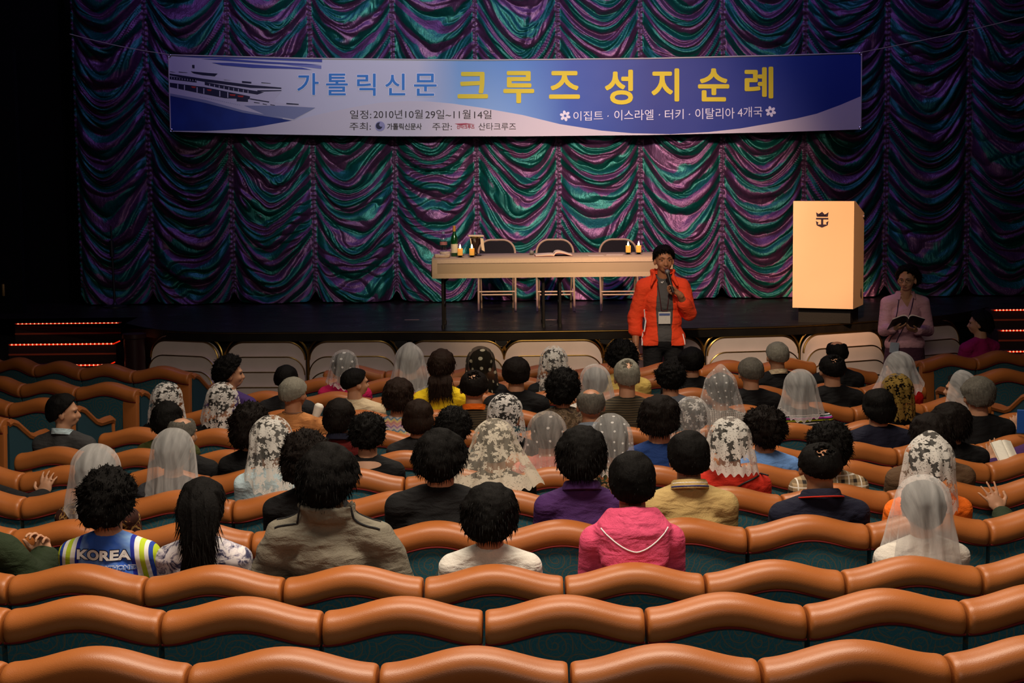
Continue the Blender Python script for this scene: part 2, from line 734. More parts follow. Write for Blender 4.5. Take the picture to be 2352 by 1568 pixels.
SEATPLAN = []  # (row, phi)
for i in range(12):
    R = ROWS[i]
    ph0 = row_at_px(i, ROW_SEAM[i], ROW_SEAMY[i])
    step = SW / R['R']
    pe = row_at_px(i, ROW_END[i], ROW_SEAMY[i] - 8)
    if i < 6:
        k0 = -int((ph0 - row_at_px(i, -300, ROW_SEAMY[i])) / step) - 1
    else:
        k0 = 0
    k1 = int(round((pe - ph0) / step))
    for k in range(k0, k1):
        SEATPLAN.append(dict(row=i, phi=ph0 + (k + 0.5) * step, end='l' if (i >= 6 and k == 0) else ('r' if i >= 7 and k == k1 - 1 else None), n=k - k0, tot=k1 - k0))
# side blocks: rows turned towards the stage middle
SIDE = []


def side_row(px, py, sgn, n, t0, dt, name):
    """first seat beside the aisle, its outer roll end at pixel (px,py)"""
    d = 13.5
    for _ in range(30):
        p = at_d(px, py, d)
        r = math.hypot(p.x, p.y - YC)
        zt = floor_z(r) + CREST - 0.03
        d += (p.z - zt) * 4.0
    e = at_d(px, py, d)
    base = floor_z(math.hypot(e.x, e.y - YC))
    th = t0
    q = Vector((e.x, e.y, 0))
    for k in range(n):
        t = Vector((-sgn * math.cos(th), math.sin(th), 0))  # away from the aisle
        c = q + t * (SW / 2)
        rz = -th if sgn > 0 else th
        SIDE.append(dict(loc=Vector((c.x, c.y, base)), rz=rz, end=('r' if sgn > 0 else 'l') if k == 0 else None, blk=name, n=k))
        q = q + t * SW
        th += dt


# sgn +1: block beyond the aisle on the picture's one side (aisle end is its right end); -1: mirrored
side_row(439, 850, 1, 5, 0.30, 0.11, 'first')
side_row(318, 888, 1, 4, 0.30, 0.11, 'second')
side_row(172, 925, 1, 3, 0.30, 0.11, 'third')
side_row(14, 955, 1, 2, 0.30, 0.11, 'fourth')
side_row(2112, 823, -1, 4, 0.30, 0.11, 'first')
side_row(2236, 858, -1, 3, 0.30, 0.11, 'second')
side_row(2372, 895, -1, 2, 0.30, 0.11, 'third')

# ------------------------------------------------------------------ walls, ceiling, stage
STZ = 1.0
YCUR = at_z(1176, 689, STZ).y
xl = at_Y(176, 350, YCUR).x
mb = MB()
mb.box((xl - 3.2, YCUR + 0.35, 3.2), (6.0, 0.3, 6.4))
o = mb.build('wall_stage', BLACKW, None, False)
tag(o, 'black wall beside the curtain', None, None, 'structure')
mb = MB()
mb.box((-7.6, 9.0, 3.2), (0.2, 24, 6.6))
o = mb.build('wall_left', BLACKW, None, False)
tag(o, 'dark side wall of the auditorium', None, None, 'structure')
mb = MB()
mb.box((7.9, 9.0, 3.2), (0.2, 24, 6.6))
o = mb.build('wall_right', BLACKW, None, False)
tag(o, 'dark side wall of the auditorium', None, None, 'structure')
mb = MB()
mb.box((0.15, 9.0, 7.2), (15.8, 25, 0.2))
o = mb.build('ceiling', BLACKW, None, False)
tag(o, 'dark ceiling of the auditorium', None, None, 'structure')
mb = MB()
mb.box((0.5, YCUR + 1.0, 3.2), (14.0, 0.2, 7.9))
o = mb.build('wall_back', BLACKW, None, False)
tag(o, 'dark wall behind the curtain', None, None, 'structure')

t = NT('stage_floor')
co = t.obj()
mp = t.n('ShaderNodeMapping', ins={'Vector': co, 'Scale': (0.8, 12, 1)})
n1 = t.noise(mp.outputs[0], 4, 4)
n2 = t.noise(co, 3, 4)
col = t.mix(n1.outputs[0], (0.006, 0.0055, 0.005), (0.022, 0.017, 0.013))
t.bsdf(col, t.ramp(n2.outputs[0], [(0.3, 0.24), (0.7, 0.40)]), 0.0, 0.28, (n1.outputs[0], 0.04), 0.003)
STAGEM = t.mat
EDGE_PX = [240, 300, 340, 400, 500, 700, 900, 1176, 1400, 1600, 1780, 1900, 1980, 2080, 2200, 2290]
EDGE_PY = [730, 745, 757, 760, 763, 762, 760, 760, 757, 753, 749, 744, 738, 731, 722, 700]


def edge_pt(px, z=STZ):
    p = at_z(px, float(np.interp(px, EDGE_PX, EDGE_PY)), STZ)
    p.z = z
    return p


exs = list(np.linspace(288, 2268, 83))
EP = [edge_pt(x) for x in exs]
# smooth the measured outline
for _ in range(6):
    EP = [EP[0]] + [(EP[i - 1] + EP[i] * 2 + EP[i + 1]) / 4 for i in range(1, len(EP) - 1)] + [EP[-1]]
outline = [Vector((p.x, p.y, STZ)) for p in EP] + [Vector((EP[-1].x, 18.0, STZ)), Vector((7.0, 18.0, STZ)), Vector((7.0, YCUR + 0.8, STZ)), Vector((-7.0, YCUR + 0.8, STZ)), Vector((-7.0, 18.0, STZ)), Vector((EP[0].x, 18.0, STZ))]
mb = MB()
mb.prism(outline, (0, 0, -0.09))
o = mb.build('stage_floor', STAGEM, None, True)
tag(o, 'dark polished stage floor', 'stage', None, 'structure')
inner = [Vector((p.x, p.y + 0.16, STZ - 0.09)) for p in EP] + [Vector((EP[-1].x, 18.2, STZ - 0.09)), Vector((EP[0].x, 18.2, STZ - 0.09))]
mb = MB()
mb.prism(inner, (0, 0, -0.95))
o = mb.build('wall_stage_front', BLACKM, None, True)
tag(o, 'black front face of the stage', None, None, 'structure')
mb = MB()
mb.box((0, 18.35, 0.455), (13.8, 0.3, 0.91))
o = mb.build('wall_stage_wing', BLACKM, None, False)
tag(o, 'black riser of the stage wings behind the stairs', None, None, 'structure')
TAPE = M_plain('pale_tape', (0.42, 0.27, 0.22), 0.6)
for px, py, wd, lb in ((946, 734, 0.145, 'before the wine bottle'), (1268, 734, 0.13, 'between the middle table legs')):
    q = at_z(px, py, STZ + 0.002)
    mb = MB()
    mb.box(q, (wd, 0.035, 0.002))
    o = mb.build('floor_tape', TAPE, None, False)
    tag(o, 'short pale tape strip stuck on the stage floor ' + lb, 'tape')
BRASS = M_plain('brass', (0.55, 0.36, 0.10), 0.28, 1.0, 0.5, 40, 0.05)
CHROME = M_plain('chrome', (0.75, 0.75, 0.76), 0.12, 1.0, 0.5, 40, 0.02)
mb = MB()
mb.tube([Vector((p.x, p.y - 0.004, STZ - 0.012)) for p in EP[4:-6]], 0.006, 6)
o = mb.build('trim_1', BRASS, None)
tag(o, 'thin brass edging along the stage lip', None, None, 'structure')


def edge_norm(px):
    a, b = edge_pt(px - 25), edge_pt(px + 25)
    tv = (b - a).normalized()
    return Vector((tv.y, -tv.x, 0)), tv


# cream scalloped front panels, each a cascade of rounded tiers with brass rims
t = NT('cream_panel')
n1 = t.noise(t.obj(), 5, 3)
n2 = t.noise(t.obj(), 70, 3)
col = t.mix(n1.outputs[0], (0.70, 0.575, 0.52), (0.86, 0.73, 0.66))
t.bsdf(col, 0.75, 0, 0.25, (n2.outputs[0], 0.15), 0.003)
CREAM = t.mat


def arch(w, z0, z1, r, n=10):
    """outline (x,z), rounded upper corners"""
    pts = [(-w / 2, z0)]
    for i in range(n + 1):
        a = math.pi - math.pi / 2 * i / n
        pts.append((-w / 2 + r + r * math.cos(a), z1 - r + r * math.sin(a) * 1.0))
    for i in range(n + 1):
        a = math.pi / 2 - math.pi / 2 * i / n
        pts.append((w / 2 - r + r * math.cos(a), z1 - r + r * math.sin(a)))
    pts.append((w / 2, z0))
    return pts


UN = [(425, 158), (610, 186), (810, 204), (1046, 228), (1270, 230), (1505, 222), (1728, 214), (1933, 184), (2138, 128)]
UNL = ['behind the profile woman in violet', 'behind the man with short grey hair', 'behind the round dotted veil', 'behind the ponytail woman in yellow', 'below the cloth covered table', 'behind the legs of the presenter', 'below and before the tall lectern front', 'directly under the cream lectern side', 'behind the skirt of the woman reading']
for (px, pw), ul in zip(UN, UNL):
    a, b = edge_pt(px - pw / 2), edge_pt(px + pw / 2)
    nrm, tv = edge_norm(px)
    W = (b - a).length
    c = (a + b) / 2
    t0 = empty('stage_front_panel', (c.x, c.y, 0), math.atan2((b - a).y, (b - a).x))
    tag(t0, 'cream scalloped stage front panel with brass rims ' + ul, 'panel', 'scalloped panels along the stage front')
    for k in range(6):
        zt = 0.905 - 0.138 * k
        off = -0.03 - 0.05 * k + 0.03
        mb = MB()
        ol = arch(W - 0.02, 0.0, zt, 0.17 if W > 0.6 else 0.14)
        mb.prism([(x, off - 0.02, z) for x, z in ol], (0, 0.045, 0))
        mb.build('tier', CREAM, t0)
        mb = MB()
        mb.tube([(x, off - 0.022, z + 0.002) for x, z in ol[1:-1]], 0.009 if k == 0 else 0.006, 6)
        if k == 0:
            ol2 = arch(W + 0.02, 0.4, zt + 0.045, 0.19 if W > 0.6 else 0.15)
            mb.tube([(x, off + 0.03, z) for x, z in ol2], 0.011, 6)
        mb.build('brass_rim', BRASS, t0)
for px, py, ul in ((920, 786, 'beside the pointed white veil'), (1152, 782, 'above the black flowered veil'), (1390, 777, 'beside the presenter in red')):
    p = edge_pt(px)
    nrm, tv = edge_norm(px)
    q = at_Y(px, py, p.y + 0.02)
    t0 = empty('round_lamp', (q.x, q.y, q.z), math.atan2(tv.y, tv.x))
    tag(t0, 'small black round lamp with chrome ring on stage front ' + ul, 'lamp')
    mb = MB()
    mb.tube([(0.055 * math.cos(a), 0, 0.055 * math.sin(a)) for a in np.linspace(0, 2 * math.pi, 25)[:-1]], 0.005, 6, closed=True)
    mb.build('chrome_ring', CHROME, t0)
    mb = MB()
    mb.lathe([(0.001, -0.01), (0.052, -0.008), (0.052, 0.15), (0.001, 0.15)])
    for i, v in enumerate(mb.v):
        mb.v[i] = (v[0], v[2], v[1])
    mb.build('black_disc', BLACKM, t0)

# stairs with strings of red lights at both ends of the stage
LED = M_emit('red_bulb', (1.0, 0.26, 0.13), 1.9)
LEDS = M_emit('red_strip', (1.0, 0.022, 0.004), 0.9)
STEPM = M_plain('step_carpet', (0.035, 0.02, 0.02), 0.9, 0, 0.1, 200, 0.3, 0.4)
NOSE = M_plain('step_nosing', (0.45, 0.07, 0.025), 0.5)
bm_ = MB()
bm_.ell((0, 0, 0), (0.0085, 0.0085, 0.0085), None, 8)
BULB = bm_.mesh('bulb')
LOCS = {}
for side, (pxa, pxb), py0 in (('left', (40, 270), 743), ('right', (2286, 2480), 711)):
    d = 17.5
    a, b = at_d(pxa, py0, d), at_d(pxb, py0 - (pxb - pxa) * 0.012, d)
    zt = a.z
    sx = 1 if side == 'left' else -1
    st = empty('stage_stairs', ((a.x + b.x) / 2, a.y, 0))
    W = b.x - a.x + 0.06
    tag(st, 'dark carpeted stairs up to the stage beside the ' + ('black wall' if side == 'left' else 'woman in magenta'), 'stairs', 'stage stairs')
    for k in range(5):
        z = zt - 0.18 * k
        y = 0.012 - 0.25 * k
        mb = MB()
        mb.box((0, y + 0.13, z / 2 - 0.006), (W, 0.26, z - 0.012))
        mb.build('step', STEPM, st, False)
        mb = MB()
        mb.box((0, y - 0.006, z - 0.105), (W, 0.012, 0.016))
        mb.box((0, y + 0.02, z - 0.006), (W, 0.05, 0.012))
        mb.build('nosing', NOSE, st, False)
    for k in range(3):
        z = zt - 0.18 * k
        ls = empty('light_string', ((a.x + b.x) / 2, a.y - 0.25 * k, z))
        tag(ls, 'string of tiny red lights on the %s beside the %s' % (('top stage stair', 'second stage stair', 'third stage stair')[k], 'black wall' if side == 'left' else 'woman in magenta'), 'light', 'red light strings on the stairs')
        mb = MB()
        mb.tube([(-W / 2 + 0.02, -0.006, -0.006), (W / 2 - 0.02, -0.006, -0.006)] + ([(W / 2 + 0.03, 0.06, 0.015)] if k and side == 'left' else []), 0.006, 6)
        mb.build('light_tube', LEDS, ls)
        for j in range(25):
            x = -W / 2 + 0.04 + (W - 0.08) * j / 24
            bo = link('bulb', BULB, LED, ls)
            bo.location = (x, -0.010, -0.004)
# corner post where the stage ends beside the stairs
mb = MB()
q = at_d(308, 770, 16.7)
mb.lathe([(0.10, 0.0), (0.10, 0.93), (0.115, 0.94), (0.115, 0.98), (0.001, 0.985)], (q.x, q.y, 0), 20)
o = mb.build('corner_post', M_plain('dark_red_wood', (0.03, 0.008, 0.007), 0.35), None)
tag(o, 'dark round wooden post at the stage corner beside the red lit stairs', 'post')
# thin pole before the curtain
t0 = empty('thin_pole', (at_Y(264, 701, YCUR - 0.35).x, YCUR - 0.35, STZ))
tag(t0, 'thin black pole standing before the dark end of the curtain', 'pole')
zt = at_Y(262, 518, YCUR - 0.35).z - STZ
mb = MB()
mb.tube([(0, 0, 0.02), (-0.01, 0, zt * 0.6), (-0.012, 0, zt)], [0.014, 0.012, 0.008], 8)
mb.build('pole', BLACKM, t0)
mb = MB()
mb.lathe([(0.13, 0.0), (0.13, 0.012), (0.03, 0.03), (0.015, 0.05)], (0, 0, 0), 20)
mb.build('base_disc', BLACKM, t0)
mb = MB()
mb.tube([(-0.006, -0.02, zt * 0.62), (-0.01, -0.02, zt * 0.82)], 0.026, 10)
mb.build('clamp', BLACKM, t0)
# dull brass wall fitting in the dark
t0 = at_d(8, 666, 18.6)
mb = MB()
mb.box(t0, (0.026, 0.03, 0.13), bev=0.006)
o = mb.build('wall_fitting', M_plain('dull_brass', (0.32, 0.20, 0.06), 0.5, 0.6), None)
tag(o, 'small dull brass strip fitting standing out of the black dark', 'fitting')
mb = MB()
mb.box((t0.x - 0.25, t0.y + 0.08, 2.4), (0.9, 0.12, 2.8))
o = mb.build('wall_return', BLACKW, None, False)
tag(o, 'black return of the stage wall', None, None, 'structure')
# ------------------------------------------------------------------ festoon curtain
xr = 6.3
pitch = 187 / FPX * at_Y(1176, 350, YCUR).y * math.cos(PITCH) * 1.004
seams = [xl]
x = at_Y(337, 150, YCUR).x
while x < xr + pitch:
    seams.append(x)
    x += pitch
seams = np.array(seams)
nx, nz = 860, 560
ZT = 4.95
X = np.linspace(xl, seams[-1] - 0.01, nx)
Z = np.linspace(ZT, STZ + 0.012, nz)
pi_ = np.clip(np.searchsorted(seams, X, side='right') - 1, 0, len(seams) - 2)
U = (X - seams[pi_]) / (seams[pi_ + 1] - seams[pi_])
Ug, Zg = np.meshgrid(U, Z)
Xg = np.meshgrid(X, Z)[0]
Pg = np.meshgrid(pi_, Z)[0]
rng = np.random.RandomState(4)
offs = rng.rand(len(seams)) * 20
sagk = 0.36 + 0.08 * rng.rand(len(seams))
asym = (rng.rand(len(seams)) - 0.5) * 0.25
uu = np.clip(Ug + asym[Pg] * Ug * (1 - Ug) * 1.2, 0, 1)
sag = 1 - np.abs(2 * uu - 1) ** 1.9
nzv = lambda a, b, s: vnoise(np.stack([a, b, Pg * 7.3 + offs[Pg]], -1), s)
hang = sagk[Pg] * sag
zz = Zg + hang
zz = zz + 0.15 * nzv(Ug * 1.3, zz * 1.9, 1) + 0.075 * nzv(Ug * 2.6, zz * 5, 2) + 0.02 * nzv(Ug * 6, zz * 13, 12)
per = 0.275
ph = zz / per + offs[Pg]
tt = ph - np.floor(ph)
f1 = np.where(tt < 0.3, np.sin(tt / 0.3 * np.pi / 2), np.cos((tt - 0.3) / 0.7 * np.pi / 2) ** 1.2)
ph2 = ph * 2.7 + 2.2 * nzv(Ug * 2, ph * 0.7, 5)
t2 = ph2 - np.floor(ph2)
f2 = np.where(t2 < 0.35, np.sin(t2 / 0.35 * np.pi / 2), np.cos((t2 - 0.35) / 0.65 * np.pi / 2))
ph3 = ph * 6.1 + 2.0 * nzv(Ug * 3, ph * 1.4, 7)
f3 = np.sin(2 * np.pi * ph3)
edge = np.minimum(Ug, 1 - Ug)
env = sstep(0.0, 0.16, edge)
m2 = 0.55 + 0.45 * nzv(Ug * 2.4, ph * 1.1, 9)
Yg = -0.13 * np.sqrt(np.clip(np.sin(np.pi * Ug), 0, 1)) * 1.0
Yg = Yg - (0.020 + 0.070 * env) * f1 * (0.7 + 0.3 * m2) - (0.014 + 0.026 * env) * f2 * np.clip(0.1 + 1.1 * m2, 0, 1.2) - 0.010 * f3 * np.clip(nzv(Ug * 2, ph * 1.7, 14), 0, 1)
# gathered tape along every seam
tape = 1 - sstep(0.012, 0.035, edge)
Yg = Yg - tape * (0.035 + 0.010 * np.sin(2 * np.pi * Zg / 0.06 + 4 * nzv(Ug, Zg * 4, 3)))
# scalloped hem
lift = 0.10 * np.exp(-(edge * 0.9 / 0.045) ** 2) + 0.012 * (1 - sag)
low = sstep(STZ + 0.5, STZ + 0.01, Zg)
Zp = Zg + lift * low
PC = np.stack([Xg, YCUR + Yg, Zp], -1)
UVC = np.stack([Xg, ph + Pg * 3.37], -1)
me = grid_mesh('festoon_curtain', PC, UVC)
t = NT('shot_silk')
uv = t.uv()
sp = t.sep(uv)
cx = t.n('ShaderNodeCombineXYZ', ins={0: t.math('MULTIPLY', sp[0], 2.3), 1: t.math('MULTIPLY', sp[1], 0.55), 2: 0.0})
n1 = t.noise(cx.outputs[0], 1.0, 3, 0.6, 0.4)
sv = t.math('SINE', t.math('ADD', t.math('MULTIPLY', sp[1], 6.2832 * 1.5), t.math('MULTIPLY', n1.outputs[0], 7.0)))
cx2 = t.n('ShaderNodeCombineXYZ', ins={0: t.math('MULTIPLY', sp[0], 26.0), 1: t.math('MULTIPLY', sp[1], 9.0), 2: 0.0})
n2 = t.noise(cx2.outputs[0], 1.0, 4, 0.65)
sv = t.math('ADD', sv, t.math('MULTIPLY', t.math('SUBTRACT', n2.outputs[0], 0.5), 0.9))
msk = t.n('ShaderNodeMapRange', ins={0: sv, 1: -0.22, 2: 0.22, 3: 0.0, 4: 1.0}).outputs[0]
tapef = t.math('ABSOLUTE', t.math('SUBTRACT', t.math('FRACT', t.math('ADD', t.math('DIVIDE', t.math('SUBTRACT', sp[0], float(seams[1])), float(pitch)), 10.5)), 0.5))
tpm = t.math('LESS_THAN', tapef, 0.026)
tl = t.mix(n2.outputs[0], (0.002, 0.062, 0.052), (0.004, 0.165, 0.135))
pu = t.mix(n2.outputs[0], (0.055, 0.022, 0.065), (0.185, 0.074, 0.175))
co3 = t.noise(uv, 420, 2)
t.bsdf(t.mix(tpm, t.mix(msk, tl, pu), (0.15, 0.075, 0.15)), 0.36, 0.55, 0.5, (n2.outputs[0], 0.55), 0.014)
o = link('festoon_curtain', me, t.mat)
tag(o, 'teal and purple swagged stage curtain behind the banner and table', 'curtain')

# ------------------------------------------------------------------ banner
YB = YCUR - 0.42


def BP(px, py, lift=0.0):
    p = at_Y(px, py, YB)
    p.y -= lift
    return p


def bedge(px, top=True):
    if top:
        return float(np.interp(px, [387, 700, 1100, 1500, 1800, 1979], [125, 133, 137, 133, 126, 120]))
    return float(np.interp(px, [392, 600, 900, 1200, 1500, 1800, 1977], [302, 308, 313, 313, 310, 303, 297]))


nu, nv = 90, 14
PB = np.zeros((nv, nu, 3))
UVB = np.zeros((nv, nu, 2))
for i in range(nu):
    tq = i / (nu - 1)
    for j in range(nv):
        s = j / (nv - 1)
        xt, xb = 387 + (1979 - 387) * tq, 392 + (1977 - 392) * tq
        pxx = xt + (xb - xt) * s
        p = BP(pxx, bedge(xt) * (1 - s) + bedge(xb, False) * s)
        PB[j, i] = p
        UVB[j, i] = (tq, 1 - s)
me = grid_mesh('banner', PB[::-1], UVB[::-1])
t = NT('banner_print')
sp = t.sep(t.uv())
blue = t.ramp(sp[0], [(0.0, srgb(205, 205, 215)), (0.36, srgb(200, 204, 216)), (0.42, srgb(110, 165, 215)), (0.50, srgb(75, 140, 210)), (0.58, srgb(30, 80, 170)), (0.70, srgb(18, 48, 135)), (1.0, srgb(20, 55, 145))])
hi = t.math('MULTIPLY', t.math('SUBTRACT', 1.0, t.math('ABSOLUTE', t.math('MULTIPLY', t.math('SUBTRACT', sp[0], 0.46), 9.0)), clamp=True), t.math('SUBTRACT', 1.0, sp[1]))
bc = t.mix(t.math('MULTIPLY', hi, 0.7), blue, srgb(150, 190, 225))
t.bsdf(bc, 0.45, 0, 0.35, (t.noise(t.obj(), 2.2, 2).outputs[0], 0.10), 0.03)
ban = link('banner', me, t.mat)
tag(ban, 'long blue and white printed banner hanging before the curtain', 'banner')


def M_print(n, c):
    return M_plain(n, srgb(*c), 0.5, 0, 0.3, 300, 0.0, 0.04)


PW = M_print('print_white', (208, 204, 208))
PSEA = None
t = NT('print_sea')
n1 = t.noise(t.obj(), 3, 3)
t.bsdf(t.mix(n1.outputs[0], srgb(14, 22, 80), srgb(30, 70, 160)), 0.5, 0, 0.3)
PSEA = t.mat
PDK = M_print('print_dark', (28, 30, 62))
PSKY = M_print('print_streak', (66, 80, 160))
PSK2 = M_print('print_streak_pale', (120, 130, 185))
PRED = M_print('print_red', (190, 50, 45))
PHULL = M_print('print_hull', (200, 200, 210))
PHSH = M_print('print_hull_grey', (130, 140, 170))
PYEL = M_print('print_yellow', (222, 205, 40))
PCYAN = M_print('print_cyan', (45, 130, 205))
PINK_ = M_print('print_ink', (45, 35, 45))
PLIGHT = M_print('print_light', (225, 228, 240))
PLOGO = M_print('print_logo_red', (160, 60, 80))

# white swoosh at the foot of the banner
sw = [(392, 302), (440, 302), (493, 301), (580, 293), (677, 276), (740, 261), (811, 246), (870, 236), (935, 232), (985, 233), (1040, 238), (1110, 248), (1200, 264), (1286, 285), (1382, 300), (1452, 306), (1540, 308), (1629, 303), (1700, 295), (1770, 283), (1830, 272), (1876, 261), (1930, 241), (1977, 221)]
mb = MB()
for (x0, y0), (x1, y1) in zip(sw[:-1], sw[1:]):
    for h in range(3):
        xa, ya = x0 + (x1 - x0) * h / 3, y0 + (y1 - y0) * h / 3
        xb, yb = x0 + (x1 - x0) * (h + 1) / 3, y0 + (y1 - y0) * (h + 1) / 3
        mb.add([BP(xa, ya, .003), BP(xb, yb, .003), BP(xb, max(yb, bedge(xb, False)), .003), BP(xa, max(ya, bedge(xa, False)), .003)], [(0, 1, 2, 3)])
mb.build('white_swoosh', PW, ban, False)
# printed cruise ship picture
cv = lambda P, s=6.533, ox=380, oy=120, l=.003: [BP(ox + x / s, oy + y / s, l) for x, y in P]
mb = MB()
mb.poly(cv([(65, 650), (600, 760), (1160, 905), (1760, 1000), (1925, 1030), (1500, 1105), (1000, 1160), (600, 1180), (80, 1175)], l=.002))
mb.build('printed_sea', PSEA, ban, False)
mb = MB()
mb.poly(cv([(30, 30), (600, 62), (1500, 75), (2350, 88), (2352, 150), (1500, 110), (500, 82), (40, 50)]), 0)
mb.poly(cv([(540, 100), (900, 95), (1500, 140), (2100, 170), (2340, 190), (2000, 190), (1500, 170), (1000, 135)]), 0)
mb.poly(cv([(690, 155), (1000, 160), (1500, 195), (2050, 230), (2200, 265), (1850, 248), (1300, 235), (850, 195)]), 0)
mb.poly(cv([(1500, 145), (2340, 200), (2340, 250), (1900, 200)], l=.0025), 1)
mb.build('printed_sky_streaks', [PSKY, PSK2], ban, False)
mb = MB()
mb.poly(cv([(60, 310), (300, 300), (760, 370), (1290, 450), (1760, 530), (1740, 580), (1650, 690), (1640, 750), (2000, 790), (2250, 830), (1925, 1020), (1760, 995), (1160, 895), (600, 750), (65, 640)]), 0)
mb.poly(cv([(1180, 800), (1700, 800), (2250, 832), (1930, 1005), (1500, 940)], l=.0035), 1)
mb.poly(cv([(65, 650), (600, 760), (1160, 905), (1760, 1000), (1760, 985), (1160, 870), (600, 715), (65, 615)], l=.004), 1)
mb.poly(cv([(60, 455), (580, 520), (1270, 660), (1265, 705), (900, 690), (560, 625), (65, 520)], l=.004), 2)
mb.poly(cv([(60, 318), (560, 395), (1280, 490), (1740, 530), (1740, 550), (1280, 535), (560, 440), (60, 345)], l=.004), 2)
mb.poly(cv([(60, 360), (460, 405), (470, 455), (60, 405)], l=.004), 2)
mb.poly(cv([(590, 445), (1200, 555), (1480, 600), (1380, 635), (1000, 575), (590, 490)], l=.004), 2)
mb.poly(cv([(1380, 570), (1740, 568), (1740, 582), (1380, 592)], l=.004), 2)
mb.poly(cv([(380, 285), (640, 310), (785, 320), (740, 360), (560, 345), (430, 320)], l=.004), 2)
mb.poly(cv([(1270, 690), (1560, 740), (1555, 755), (1270, 708)], l=.004), 2)
mb.poly(cv([(400, 190), (438, 190), (438, 240), (405, 235)], l=.004), 2)
for a in ((880, 410, 980, 425), (1150, 430, 1290, 470), (1440, 450, 1580, 470), (1070, 690, 1240, 745), (1330, 745, 1415, 768), (1460, 768, 1525, 790), (1575, 780, 1645, 802), (200, 290, 330, 310), (70, 285, 150, 302), (1815, 760, 2000, 790)):
    mb.poly(cv([(a[0], a[1]), (a[2], a[1] + 14), (a[2], a[3]), (a[0], a[3] - 10)], l=.0045), 2)
for x in (180, 280, 470, 570, 810, 930):
    y = 455 + (x - 60) * 0.165
    mb.poly(cv([(x, y), (x + 13, y + 2), (x + 13, y + 85), (x, y + 83)], l=.005), 0)
for k in range(9):
    x = 660 + 72 * k
    y = 462 + (x - 590) * 0.172
    mb.poly(cv([(x, y), (x + 9, y + 1), (x + 9, y + 45), (x, y + 44)], l=.005), 0)
for k in range(10):
    x = 90 + 40 * k
    mb.poly(cv([(x, 372 + 4.2 * k), (x + 7, 373 + 4.2 * k), (x + 7, 400 + 4.2 * k), (x, 399 + 4.2 * k)], l=.005), 0)
for a in ((385, 510), (620, 555), (960, 628), (1080, 648)):
    w_ = 75 if a[0] < 700 else 95
    mb.poly(cv([(a[0], a[1]), (a[0] + w_, a[1] + 5), (a[0] + w_ - 12, a[1] + 28), (a[0] + 15, a[1] + 22)], l=.005), 3)
for k in range(22):
    x = 520 + 28 * k
    mb.poly(cv([(x, 660 + 6.0 * k), (x + 9, 661 + 6.0 * k), (x + 9, 671 + 6.0 * k), (x, 670 + 6.0 * k)], l=.0045), 1)
mb.build('printed_ship', [PHULL, PHSH, PDK, PRED], ban, False)


def glyphs(text, bold=0.0):
    c = bpy.data.curves.new('txt', 'FONT')
    c.body = text
    c.offset = bold
    c.resolution_u = 4
    o = bpy.data.objects.new('txt', c)
    COL.objects.link(o)
    dg = bpy.context.evaluated_depsgraph_get()
    me = bpy.data.meshes.new_from_object(o.evaluated_get(dg))
    V = np.array([v.co for v in me.vertices])[:, :2]
    F = [tuple(p.vertices) for p in me.polygons]
    bpy.data.objects.remove(o)
    bpy.data.meshes.remove(me)
    return V, F


def put_text(text, box, mat, parent, name, bold=0.0, lift=0.006, tilt=0.0, fn=None, fat=0.0):
    """fit the writing into the pixel box (x0,y0,x1,y1)"""
    V, F = glyphs(text, bold)
    lo, hi = V.min(0), V.max(0)
    q = (V - lo) / (hi - lo)
    mb = MB()
    x0, y0, x1, y1 = box
    x0, y0, x1, y1 = x0 + fat, y0 + fat, x1 - fat, y1 - fat
    for i, (ox, oy) in enumerate([(0, 0)] if not fat else [(0, 0)] + [(fat * math.cos(c_), fat * math.sin(c_)) for c_ in np.linspace(0, 6.2832, 9)[:-1]]):
        mb.add([(fn or BP)(x0 + (x1 - x0) * a + ox, y1 - (y1 - y0) * b + tilt * (a - 0.5) + oy, lift + 0.00008 * i) for a, b in q], F)
    return link(name, mb.mesh(name, False, fix=False), mat, parent)


def chars(items, mat, bold, outline=None):
    for ch, bx in items:
        if outline is not None:
            e = 1.6
            put_text(ch, (bx[0] - e, bx[1] - e, bx[2] + e, bx[3] + e), outline, ban, 'lettering_outline', 0.0, 0.0045, fat=bold + e)
        put_text(ch, bx, mat, ban, 'lettering', 0.0, fat=bold)


